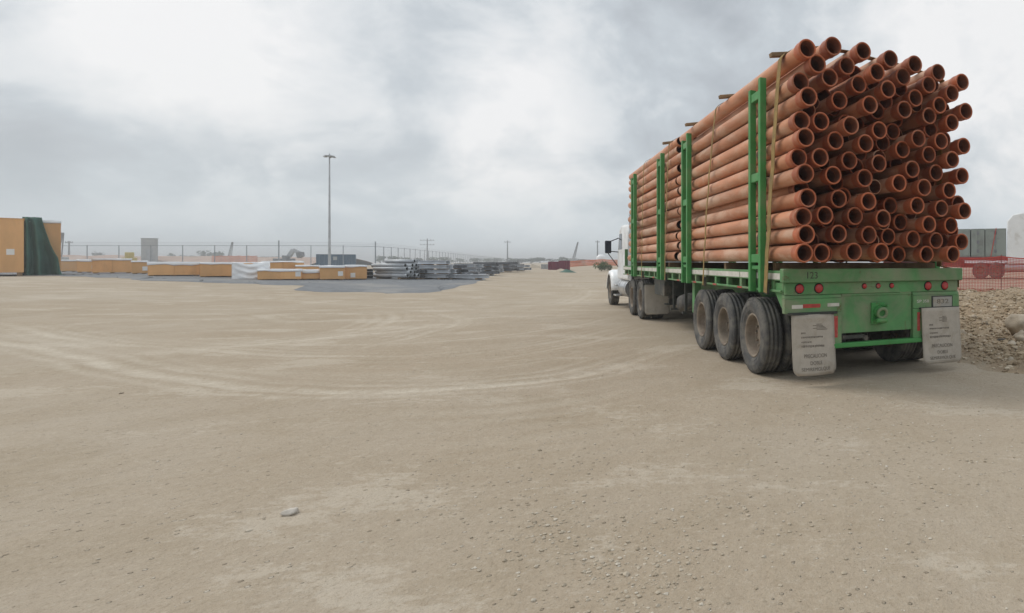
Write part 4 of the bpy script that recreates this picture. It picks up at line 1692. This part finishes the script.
berm(span(-60, 345, 60, lambda f: 254.2 + 3.2 * f + 1.0 * noise.noise((f * 14, 0, 0)), lambda f: 160), 'earth_bank', earth, 26)
berm(span(571, 640, 24, lambda f: 264.6 + .8 * noise.noise((f * 8, 3, 0)) - 2.0 * math.sin(f * 3.14) ** .5, lambda f: 120 - 25 * f), 'spoil_bank', earth, 10)

# orange safety netting along the far bank on both sides
def net_fence(pts, H, step_v, step_u, m, name, label, post_every, wr=.008, lower=0.0):
    """plastic mesh fence on slim posts; pts are ground points"""
    root = empty(name, pts[0], 0, label, 'safety fence')
    o0 = pts[0]
    net = MB()
    acc = 0
    for p, q in zip(pts, pts[1:]):
        a, d = p - o0, q - p
        L = d.length
        nrm = Vector((-d.y, d.x, 0)).normalized() * .004
        n = max(1, int(L / step_u))
        def sag(x):
            return .06 * H * math.sin(math.pi * x) 
        for k in range(n + 1):
            x = k / n
            b = a + d * x
            w_ = d.normalized() * wr
            hh = H - sag(x)
            net.add([b + Vector((0, 0, lower)), b + w_ + Vector((0, 0, lower)), b + w_ + Vector((0, 0, hh)), b + Vector((0, 0, hh))], [(0, 1, 2, 3)])
        nv = int((H - lower) / step_v)
        S = 6
        for j in range(nv + 1):
            f = j / nv
            for s_ in range(S):
                x0, x1 = s_ / S, (s_ + 1) / S
                z0 = lower + (H - sag(x0) - lower) * f
                z1 = lower + (H - sag(x1) - lower) * f
                A, B = a + d * x0 + nrm, a + d * x1 + nrm
                w_ = wr * (2.5 if j in (0, nv) else 1)
                net.add([A + Vector((0, 0, z0)), B + Vector((0, 0, z1)), B + Vector((0, 0, z1 + w_)), A + Vector((0, 0, z0 + w_))], [(0, 1, 2, 3)])
    nb = net.build('netting', M[m], root)
    tag(nb, kind='stuff')
    mb = MB()
    mb.cyl((0, 0, -.05), (0, 0, H + .08), .014, n=6)
    me = mb.mesh('post', M['redsteel'])
    for p in pts[::post_every]:
        o = bpy.data.objects.new('post', me)
        COL.objects.link(o)
        o.parent = root
        o.location = p - o0
    return root


def on(x, y):
    return Vector((x, y, terrain(x, y) + fine(x, y)))


net_fence([on(3.9 + 1.9 * k, 19.6 + .05 * k) for k in range(7)], 1.22, .05, .05, 'net', 'red_mesh_fence', 'red plastic mesh fence across the rubble in front of the white truck', 1, wr=.015)
net_fence([on(-43 + 3.2 * k, 100 - .6 * k) for k in range(6)], .85, .12, .12, 'orange_net', 'orange_mesh_fence', 'faded orange mesh fence on the bank left of the semi truck cab', 1, wr=.06)
net_fence([on(-149 + 2.2 * k, 146.0) for k in range(6)], 2.3, .2, .2, 'orange_net', 'orange_mesh_fence', 'faded orange mesh along the far earth bank behind the low crates', 1, wr=.07)

# white storage tank, bush, machinery
def dome_tank():
    b = at(601, 262.5, 104)
    r = empty('white_tank', (b.x, b.y, terrain(b.x, b.y)), 0, 'small white domed tank on orange supports above the spoil bank', 'tank')
    mb = MB()
    z = b.z - terrain(b.x, b.y)
    mb.lathe([(0, z - .1), (.75, z - .1), (.8, z), (.8, z + .75), (.66, z + 1.1), (.36, z + 1.35), (0, z + 1.42)], (0, 0, 0), (0, 0, 1), 20)
    mb.build('tank', M['white_paint'], r)
    for x in (-.6, .6):
        mb = MB()
        mb.box((x - .07, -.5, 0), (x + .07, .5, z - .102))
        mb.build('support', M['orange_net'], r)


dome_tank()


def leafy(name, loc, h, wd, m, label, cat, group=None, n=260, trunk=True, seed=1, leaf=.5):
    rnd = random.Random(seed)
    r = empty(name, loc, rnd.uniform(0, 6), label, cat, group)
    mb = MB()
    cl = [(rnd.gauss(0, wd * .22), rnd.gauss(0, wd * .22), h * rnd.uniform(.38, .85), wd * rnd.uniform(.14, .27)) for _ in range(9)]
    for k in range(n):
        cx, cy, cz, cr = rnd.choice(cl)
        v = Vector((rnd.gauss(0, 1), rnd.gauss(0, 1), rnd.gauss(0, .8)))
        v = v.normalized() * cr * rnd.uniform(.6, 1.1)
        p = Vector((cx, cy, cz)) + v
        a = Vector((rnd.uniform(-1, 1), rnd.uniform(-1, 1), rnd.uniform(-1, 1))).normalized() * leaf * rnd.uniform(.5, 1)
        b = a.orthogonal().normalized() * leaf * rnd.uniform(.4, .8)
        mb.add([p - a, p + b, p + a, p - b], [(0, 1, 2, 3)])
    mb.build('crown', m, r)
    if trunk:
        mb = MB()
        mb.cyl((0, 0, -.1), (0, 0, h * .5), h * .035, h * .02, n=7)
        for k in range(4):
            cx, cy, cz, cr = cl[k]
            mb.cyl((0, 0, h * .35), (cx, cy, cz), h * .016, h * .006, n=5, caps=False)
        mb.build('trunk', M['bark'], r)
    return r


g = ground_at(603.5, 271.2)
leafy('green_bush', g, .95, 1.7, M['shrub'], 'low green bush at the foot of the bank beside the semi truck', 'bush', n=700, trunk=False, seed=4, leaf=.13)

protos = {}
def tree(u, vtop, Y, wd_px, label, kind):
    c = at(u, vtop, Y)
    z0 = terrain(c.x, c.y)
    h = c.z - z0
    wd = wd_px * Y / F
    key = kind
    if key not in protos:
        r = leafy('tree', (c.x, c.y, z0), 10, 10, M['leaf'], label, 'tree', None, 380, True, kind + 11, .75)
        protos[key] = r
    else:
        r = dup(protos[key], loc=(c.x, c.y, z0))
        r['label'] = label
    r['group'] = 'hazy trees on the skyline'
    r.scale = (wd / 9, wd / 9, h / 9)
    r.rotation_euler = (0, 0, u)


rt = random.Random(9)
for u, vt, wpx, lab in ((99, 251, 9, 'small hazy tree on the skyline left of the pale tower'), (172, 254, 8, 'low tree on the skyline right of the pale tower'), (206, 251.5, 9, 'rounded hazy tree left of the leaning crane'), (216, 250.8, 12, 'broad rounded tree below the leaning crane')):
    tree(u, vt, 300, wpx, lab, int(u) % 3)
for u, vt, wpx in ((60, 255, 10), (118, 256, 11), (185, 256, 12), (243, 256.5, 12), (264, 256, 11), (275, 257, 10)):
    tree(u, vt, 320, wpx, 'low hazy tree in the skyline strip behind the low crates', int(u) % 3)
for u, vt, wpx in ((380, 256.5, 9), (393, 255.4, 10), (408, 257, 10), (420, 257.5, 11), (434, 257.6, 12), (446, 257.6, 12)):
    tree(u, vt, 300, wpx, 'hazy tree seen through the receding chain-link fence', int(u) % 3)
for u, vt, wpx in ((460, 258.4, 13), (474, 257.6, 12), (486, 258, 13), (497, 258.4, 13), (511, 258.4, 12)):
    tree(u, vt, 330, wpx, 'distant tree above the far end of the fence', int(u) % 3)
for u, vt, wpx in ((521, 258.8, 12), (531, 258.2, 14), (540, 257.0, 14), (551, 259, 13), (562, 257.4, 12), (572, 259.6, 12), (582, 258.6, 12), (593, 260, 12)):
    tree(u, vt, 340, wpx, 'tree in the dark green line at the end of the dirt road', int(u) % 3)


def pylon(u, vtop, Y, label, arms=2, spread=1.8, lattice=True):
    c = at(u, vtop, Y)
    z0 = terrain(c.x, c.y)
    H = c.z - z0
    r = empty('power_pole', (c.x, c.y, z0), .3, label, 'power pole')
    mb = MB()
    mb.cyl((0, 0, 0), (0, 0, H), .30, .16, n=8)
    mb.build('pole', M['darkbeam'] if lattice else M['galv'], r)
    for k in range(arms):
        mb = MB()
        z = H * (.93 - .17 * k)
        mb.bar((-spread, 0, z), (spread, 0, z), .16, .16)
        for x in (-spread * .9, -spread * .45, spread * .45, spread * .9):
            mb.cyl((x, 0, z + .08), (x, 0, z + .45), .06, n=6)
        mb.build('crossarm', M['darkbeam'], r)
    return r


pylon(427.3, 238.5, 230, 'power pole with two crossarms standing behind the receding fence', 2, 2.4)
pylon(507.5, 240.5, 260, 'tall power pole left of the end of the road', 1, 1.2)
pylon(597.5, 240.5, 240, 'faint thin pole rising behind the white domed tank', 1, .8)
pylon(69, 241, 190, 'thin pole beyond the fence just right of the big crates', 1, .9)


def crane(u0, v0, u1, v1, Y, label):
    a, b = at(u0, v0, Y), at(u1, v1, Y)
    z0 = terrain(a.x, a.y)
    r = empty('crane', (a.x, a.y, z0), 0, label, 'crane')
    o = Vector((a.x, a.y, z0))
    p, q = Vector((0, 0, 1.6)), b - o
    mb = MB()
    for dx in (-.35, .35):
        for dy in (-.35, .35):
            mb.bar(p + Vector((dx, dy, 0)), q + Vector((dx * .3, dy * .3, 0)), .13, .13)
    for k in range(9):
        f0, f1 = k / 9, (k + 1) / 9
        mb.bar(p.lerp(q, f0) + Vector((-.35 + .2 * f0, -.3, 0)), p.lerp(q, f1) + Vector((.35 - .2 * f1, -.3, 0)), .08, .08)
    mb.build('boom', M['darkbeam'], r)
    mb = MB()
    mb.box((-1.4, -1.1, .9), (1.0, 1.1, 1.9))
    mb.build('cab', M['concrete'], r, bevel=.1)
    mb = MB()
    for y in (-1.5, 1.0):
        mb.box((-2.4, y, 0), (2.4, y + .5, .85))
    mb.build('track', M['black'], r, bevel=.2)


crane(573.5, 262, 578, 242, 230, 'crane with a steep thin boom rising above the maroon containers')
crane(229, 257, 232.5, 242, 210, 'crane with a leaning boom behind the fence left of the excavator')
crane(57.5, 256, 62.5, 232.6, 120, 'crane boom leaning out from behind the big crates')


def excavator():
    Y = 120
    p = [at(u, v, Y) for u, v in ((286, 260), (289, 256.5), (293.5, 249.8), (300.2, 253.0), (299.0, 256.2))]
    z0 = terrain(p[0].x, Y)
    o = Vector((p[0].x, Y, z0))
    r = empty('excavator', o, 0, 'excavator with its bent arm raised behind the fence, left of the mast', 'excavator')
    q = [x - o for x in p]
    mb = MB()
    mb.bar(q[1], q[2], .4, .75)
    mb.build('boom', M['galv'], r)
    mb = MB()
    mb.bar(q[2], q[3], .35, .6)
    mb.build('stick', M['galv'], r)
    mb = MB()
    mb.prism([(q[3].x - .5, q[3].z + .1), (q[3].x + .35, q[3].z + .2), (q[3].x + .5, q[3].z - .6), (q[3].x - .2, q[3].z - 1.0)], 'y', -.5, .5)
    mb.build('bucket', M['darkbeam'], r)
    mb = MB()
    mb.box((-1.6, -1.2, .95), (.9, 1.2, 1.6))
    mb.box((.1, -1.1, 1.6), (.8, .1, 2.2))
    mb.build('cab', M['darkbeam'], r, bevel=.1)
    for y in (-1.4, .9):
        mb = MB()
        mb.box((-2.2, y, 0), (2.0, y + .5, .9))
        mb.build('track', M['black'], r, bevel=.2)


excavator()


def pale_tower():
    Y = 150
    b = at(158, 257, Y)
    z0 = b.z = terrain(b.x, b.y)
    a = face_start(b, 158, 141)
    top = at(158, 238.8, Y).z
    r = empty('pale_tower', (a.x, a.y, z0), math.atan2(b.y - a.y, b.x - a.x), 'pale square storage tower with darker lower panel beyond the fence', 'tower')
    L = math.hypot(b.x - a.x, b.y - a.y)
    H = top - z0
    mb = MB()
    mb.box((0, 0, 0), (L, 4, H))
    mb.build('wall', M['concrete'], r)
    for k in range(5):
        mb = MB()
        x = L * k / 5
        mb.box((x + .06, -.06, .3), (x + L / 5 - .06, -.002, H - .1))
        mb.build('wall_panel', M['concrete'], r)
    mb = MB()
    mb.box((L * .3, -.12, .2), (L * .72, -.065, H * .62))
    mb.build('door', M['galv'], r)
    mb = MB()
    mb.box((-.1, -.15, H), (L + .1, 4.1, H + .15))
    mb.build('roof', M['galv'], r)


pale_tower()


def loader():
    b = at(129.5, 258, 136)
    z0 = terrain(b.x, b.y)
    r = empty('yellow_loader', (b.x, b.y, z0), 0, 'tiny yellow machine in front of the far earth bank, left of the pale tower', 'loader')
    r.scale = (.8, .8, 1)
    mb = MB()
    mb.box((-1.3, -.9, 1.0), (1.2, .9, 1.9))
    mb.build('body', M['yellow'], r, bevel=.1)
    mb = MB()
    mb.box((-.5, -.8, 1.9), (.5, .8, 3.1))
    mb.build('cab', M['yellow'], r, bevel=.1)
    for x in (-.8, .8):
        for y in (-.8, .8):
            mb = MB()
            mb.cyl((x, y - .2, .5), (x, y + .2, .5), .5, n=14)
            mb.build('wheel', M['black'], r)


loader()

# ------------------------------------------------------------------ white truck and load at the right
def far_truck():
    Y = 37.0
    z0 = terrain(9, Y)
    B = Vector(((1006.4 - U0) / F * Y, Y, z0))
    kk = (1006.4 - U0) / F
    D = Vector((1, -kk, 0)).normalized()
    BK = Vector((-D.y, D.x, 0))
    ROT = math.atan2(D.y, D.x)

    def S(u):                                           # distance along the rig from the rear corner of the cab
        m = (u - U0) / F
        return (m * B.y - B.x) / (D.x - m * D.y)

    def P(s, back=0.0, z=0.0):
        q = B + D * s + BK * back
        return (q.x, q.y, z0 + z)
    # trailer with grey load
    xl = S(880)
    t = empty('red_flatbed_trailer', P(xl), ROT, 'red flatbed trailer under the grey boxes, behind the red mesh fence', 'trailer')
    Lt = S(999) - xl
    mb = MB()
    mb.box((0, 0, 1.15), (Lt + .55, 2.5, 1.38))
    mb.build('deck', M['redsteel'], t, bevel=.02)
    mb = MB()
    for y in (.6, 1.8):
        mb.box((.1, y, .75), (Lt - 2.2, y + .12, 1.148))
    mb.build('frame', M['redsteel'], t)
    for x in (.8, 2.05):
        for y in (.15, 2.35):
            w_ = wheel(t, x, y, flip=False)
            w_.rotation_euler = (0, 0, math.pi / 2 if y < 1 else -math.pi / 2)
    # load: three grey ribbed boxes in a row with dark bands and a red strap
    zl = 1.385
    ztop = at(1000, 228.3, Y).z - z0
    us = [(880, 925.5), (926.5, 970), (971, 984.6), (985.2, 1006.2)]
    for k, (u0, u1) in enumerate(us):
        x0, x1 = S(u0), S(u1)
        labs = ('grey steel load box at the left end of the far trailer, behind the pipes', 'grey steel load box beside the right edge of the pipes', 'narrow grey steel load box in the middle of the visible load', 'grey steel load box next to the white truck cab')
        r = empty('grey_load_box', P(x0, .05, zl), ROT, labs[k], 'load box', 'grey boxes on the far trailer')
        L = x1 - x0
        H = ztop - zl
        mb = MB()
        mb.box((0, 0, 0), (L, 2.4, H))
        mb.build('body', M['greybox'], r)
        n = max(2, int(L / .42))
        pw = L / n
        for i in range(n):
            mb = MB()
            mb.box((i * pw + .02, -.03, .08), ((i + 1) * pw - .02, -.001, H - .08))
            mb.build('panel', M['greybox'], r)
        for i in range(3):
            mb = MB()
            z = H * (.10 + .32 * i) + .08
            mb.box((L * .42, -.05, z), (L * .42 + .16, -.031, z + .2))
            mb.build('latch', M['darkbeam'], r)
    for u, lean in ((993.5, .16),):
        x = S(u)
        mb = MB()
        mb.bar((-lean, -.03, 1.38), (lean, -.03, ztop + .01), .045, .012)
        mb.bar((lean, -.03, ztop + .015), (lean, 2.46, ztop + .015), .06, .012)
        o = mb.build('red_strap', M['net'])
        o.location = P(x)
        o.rotation_euler = (0, 0, ROT)
        tag(o, 'red strap over the grey load, ' + 'leaning, near the white cab', 'strap')
    # tractor
    xk = S(970)
    k = empty('white_semi_truck', P(xk), ROT, 'white sleeper semi truck standing behind the red mesh fence at the right edge', 'truck')
    X = lambda u: S(u) - xk
    zt = at(1010, 213, Y).z - z0
    x0 = X(1007.0)
    mb = MB()
    mb.prism([(x0, .95), (x0 + .02, zt - .5), (x0 + .35, zt - .12), (x0 + .9, zt), (x0 + 2.0, zt - .25), (x0 + 2.7, zt - .95), (x0 + 3.1, 1.95), (x0 + 4.9, 1.65), (x0 + 5.05, .9)], 'y', 0, 2.4)
    cab = mb.build('cab', M['white_paint'], k, bevel=.06)
    mb = MB()
    mb.prism([(x0 + 2.2, 1.95), (x0 + 2.2, 2.7), (x0 + 2.7, 2.7), (x0 + 3.0, 1.95)], 'y', -.012, -.002)
    mb.build('side_window', M['glass'], cab)
    mb = MB()
    mb.prism([(x0 + .45, 2.0), (x0 + .45, zt - .55), (x0 + 1.5, zt - .55), (x0 + 1.5, 2.0)], 'y', -.012, -.002)
    mb.build('side_panel', M['white_paint'], cab)
    mb = MB()
    mb.box((x0 + 1.62, -.012, 1.2), (x0 + 1.9, -.002, 2.9))
    mb.build('locker_door', M['white_paint'], cab)
    mb = MB()
    for y in (.75, 1.55):
        mb.box((X(960), y, .72), (x0 + 4.8, y + .1, .98))
    mb.build('chassis', M['redsteel'], k)
    mb = MB()
    mb.cyl((X(1005), .35, .72), (X(1028), .35, .72), .30, n=20)
    mb.build('fuel_tank', M['chrome'], k)
    for u in (980.5, 996.5):
        for y in (.15, .5, 1.9, 2.25):
            w_ = wheel(k, X(u), y)
            w_.rotation_euler = (0, 0, math.pi / 2 if y < 1 else -math.pi / 2)
    for y in (.18, 2.2):
        w_ = wheel(k, x0 + 3.9, y)
        w_.rotation_euler = (0, 0, math.pi / 2 if y < 1 else -math.pi / 2)


far_truck()

# ------------------------------------------------------------------ rubble, stones, pebbles
def rock_verts(rnd, sub):
    bm = bmesh.new()
    bmesh.ops.create_icosphere(bm, subdivisions=sub, radius=1)
    o = Vector((rnd.uniform(0, 90), rnd.uniform(0, 90), 0))
    for v in bm.verts:
        n_ = v.co.normalized()
        v.co *= 1 + .45 * noise.noise(n_ * 1.1 + o) + .16 * noise.noise(n_ * 3.1 + o)
    # a few flat broken faces
    for _ in range(5):
        d = Vector((rnd.gauss(0, 1), rnd.gauss(0, 1), rnd.gauss(0, 1))).normalized()
        h = rnd.uniform(.55, .85)
        for v in bm.verts:
            k = v.co.dot(d) - h
            if k > 0:
                v.co -= d * k
    vs = [tuple(v.co) for v in bm.verts]
    fs = [tuple(v.index for v in f.verts) for f in bm.faces]
    bm.free()
    return vs, fs


rr = random.Random(21)


def mound_z(x, y):
    """the surface of the dug-up soil beside the trailer"""
    d = side_dist(x, y) + .35 * noise.noise((x * .8, y * .8, 7.7)) + .15 * noise.noise((x * 2.5, y * 2.5, 1.7))
    q = ss(.15, 1.2, d) * ss(7.2, 8.6, y + .3 * noise.noise((x, y, 3.1))) * (1 - ss(19.6, 21.5, y))
    h = .5 + .55 * noise.noise((x * .9, y * .9, 2.2)) + .55 * noise.noise((x * 2.4, y * 2.4, 5.2)) + .45 * abs(noise.noise((x * 5.5, y * 5.5, 3.2))) + .22 * noise.noise((x * 12, y * 12, 1.2)) + .12 * noise.noise((x * 24, y * 24, 2.2))
    return terrain(x, y) + fine(x, y) - .03 + q * (.06 + .15 * h)


def dug_soil():
    rows = []
    y = 7.0
    while y < 21.6:
        rows.append([(y * (.13 + .40 * i / 130), y, mound_z(y * (.13 + .40 * i / 130), y)) for i in range(131)])
        y += .0065 * y
    mb = MB()
    mb.grid(rows)
    m = mat('dug_soil', (0.31, 0.232, 0.152), 0.97, 0.18, 5.0, (0.40, 0.335, 0.25), 0.5, 1.6, 0.7, 45)
    tag(mb.build('dug_soil', m), kind='structure')


dug_soil()
SHAPES1 = [rock_verts(rr, 1) for _ in range(10)]
SHAPES2 = [rock_verts(rr, 3) for _ in range(6)]


def scatter(name, m, places, shapes):
    mb = MB()
    for x, y, s in places:
        vs, fs = rr.choice(shapes)
        a = rr.uniform(0, 6.28)
        ca, sa = math.cos(a) * s, math.sin(a) * s
        fl = rr.uniform(.5, .8)
        ex = rr.uniform(.75, 1.25)
        z = terrain(x, y) + fine(x, y) + s * fl * rr.uniform(-.1, .35)
        if name == 'rubble':
            z = mound_z(x, y) + s * fl * rr.uniform(-.2, .3)
        mb.add([(x + p[0] * ex * ca - p[1] * sa, y + p[0] * ex * sa + p[1] * ca, z + p[2] * s * fl) for p in vs], fs, 0, False)
    o = bpy.data.objects.new(name, None)
    bpy.data.objects.remove(o)
    me = bpy.data.meshes.new(name)
    me.from_pydata(mb.v, [], mb.f)
    me.materials.append(m)
    o = bpy.data.objects.new(name, me)
    COL.objects.link(o)
    tag(o, kind='stuff')


def stuff_mat(name, stops, scale):
    m = bpy.data.materials.new(name)
    m.use_nodes = True
    t = NT(m.node_tree)
    b = m.node_tree.nodes['Principled BSDF']
    co = t.n('ShaderNodeTexCoord').outputs['Object']
    geo = t.n('ShaderNodeNewGeometry')
    ri = geo.outputs['Random Per Island']
    c = t.ramp(ri, stops)
    k = t.noise(co, scale, 4, .6)
    c = t.mix(t.mapr(k, .35, .7, 0, .35), c, (.44, .36, .25))
    t.put(b.inputs['Base Color'], c)
    b.inputs['Roughness'].default_value = .95
    b.inputs['Specular IOR Level'].default_value = .1
    bn = t.n('ShaderNodeBump')
    bn.inputs['Strength'].default_value = .5
    bn.inputs['Distance'].default_value = .01
    t.put(bn.inputs['Height'], t.noise(co, 60, 3, .6))
    t.put(b.inputs['Normal'], bn.outputs[0])
    return m


MS = stuff_mat('mixed_stone', ((0, (.31, .26, .195)), (.15, (.40, .34, .26)), (.7, (.47, .41, .325)), (1, (.62, .57, .49))), 14)
pl = []
while len(pl) < 1900:
    r = 2.4 + 11 * rr.random() ** 1.6
    a = R(rr.uniform(-62, 32))
    x, y = r * math.sin(a), r * math.cos(a)
    dens = noise.noise((x * .55, y * .55, 6.6)) * 1.3 - .02 + .25 * (x > -1.2) + .3 * ss(2, 5, x)
    if rr.random() < dens:
        s = .003 + .010 * rr.random() ** 3.6 + (.010 if rr.random() < .008 else 0)
        pl.append((x, y, s))
for cu, cv, n, sp in ((540, 525, 260, .16), (632, 560, 420, .22), (655, 590, 300, .2), (600, 540, 200, .3), (830, 430, 350, .5), (900, 410, 350, .5), (960, 450, 250, .5), (480, 500, 120, .3), (740, 505, 160, .25), (860, 520, 200, .35)):
    g = ground_at(cu, cv)
    for _ in range(n):
        pl.append((g.x + rr.gauss(0, sp), g.y + rr.gauss(0, sp * 1.3), .003 + .012 * rr.random() ** 3))
scatter('loose_pebbles', MS, pl, SHAPES1)
pl = []
while len(pl) < 15000:
    y = 7.2 + 13.5 * rr.random() ** 1.5
    x = y * rr.uniform(.17, .48)
    d = side_dist(x, y)
    if d < .30 + .3 * noise.noise((x, y, 2)):
        continue
    k = ss(.2, 1.0, d) * (1 if y > 8.3 else .3)
    if rr.random() > k * (.8 + .5 * noise.noise((x * .7, y * .7, 1.7))):
        continue
    s = .008 + .028 * rr.random() ** 2 + (.045 * rr.random() if rr.random() < .16 else 0)
    pl.append((x, y, s))
MR = stuff_mat('dug_stone', ((0, (.18, .13, .08)), (.3, (.32, .245, .16)), (.75, (.41, .325, .225)), (1, (.58, .50, .39))), 14)
scatter('rubble', MR, pl, SHAPES1)


def stone(u, v, wpx, label, m='rock', flat=.7, group=None, k=0, hide=.3):
    g = ground_at(u, v)
    s = wpx * g.y / F / 2
    vs, fs = SHAPES2[k % len(SHAPES2)]
    mb = MB()
    mb.add([(p[0] * s * 1.05, p[1] * s * .85, p[2] * s * flat) for p in vs], fs, 0, True)
    o = mb.build('stone', M[m])
    o.location = (g.x, g.y, max(g.z + fine(g.x, g.y), mound_z(g.x, g.y)) + s * flat * hide)
    o.rotation_euler = (0, 0, u * .37)
    tag(o, label, 'stone', group)


stone(290.5, 514.5, 16, 'flat pale grey stone lying alone on the dirt in the left foreground', 'greystone', .5, k=0, hide=.4)
stone(121, 394, 4.5, 'small pinkish stone alone on the dirt at the left middle distance', 'rock', .6, k=1)
stone(1018, 339, 27, 'largest pale boulder in the rubble at the right edge', 'rock', .85, k=0, hide=.6)
stone(1023, 350, 22, 'pale boulder just below the largest one at the right edge', 'rock', .7, k=3)
stone(1012, 353, 14, 'flat pale stone left of the lower boulder in the rubble', 'rock', .5, k=4)
stone(1002, 343.5, 9, 'very dark stone in the rubble left of the largest boulder', 'rockdark', .7, k=5)
stone(1008, 345, 6, 'small dark stone beside the very dark one in the rubble', 'rockdark', .7, k=1)
stone(963, 338, 9, 'pale stone in the rubble next to the right mud flap', 'rock', .8, k=2)
stone(971, 337.5, 6, 'small rounded stone right of the pale one by the mud flap', 'rock', .8, k=3)
stone(974, 326, 7, 'pale stone high in the rubble beside the trailer', 'rock', .8, k=0)
stone(994, 316, 6, 'small pale stone in the upper middle of the rubble', 'rock', .8, k=4)
stone(985, 331, 6, 'pale stone in the middle of the rubble', 'rock', .8, k=5)
stone(1011, 366, 8, 'flat stone at the lower edge of the rubble by the right frame edge', 'rock', .5, k=2)
stone(744, 507, 6, 'small pale stone on the dirt in the right foreground', 'rock', .5, k=4)
stone(626, 574, 9, 'brownish pebble on the dirt at the bottom centre', 'rock', .5, k=3)
stone(748, 513, 5, 'tiny pale stone beside the small one in the right foreground', 'rock', .5, k=1)

# ------------------------------------------------------------------ air
def haze():
    mb = MB()
    mb.box((-1500, -60, -1.6), (1200, 2300, 17.5))
    m = bpy.data.materials.new('haze')
    m.use_nodes = True
    n = m.node_tree
    n.nodes.clear()
    v = n.nodes.new('ShaderNodeVolumePrincipled')
    v.inputs['Color'].default_value = (.985, .995, 1, 1)
    v.inputs['Density'].default_value = HAZE
    v.inputs['Anisotropy'].default_value = .2
    o = n.nodes.new('ShaderNodeOutputMaterial')
    n.links.new(v.outputs[0], o.inputs['Volume'])
    tag(mb.build('haze', m), kind='stuff')


HAZE = .0016
haze()
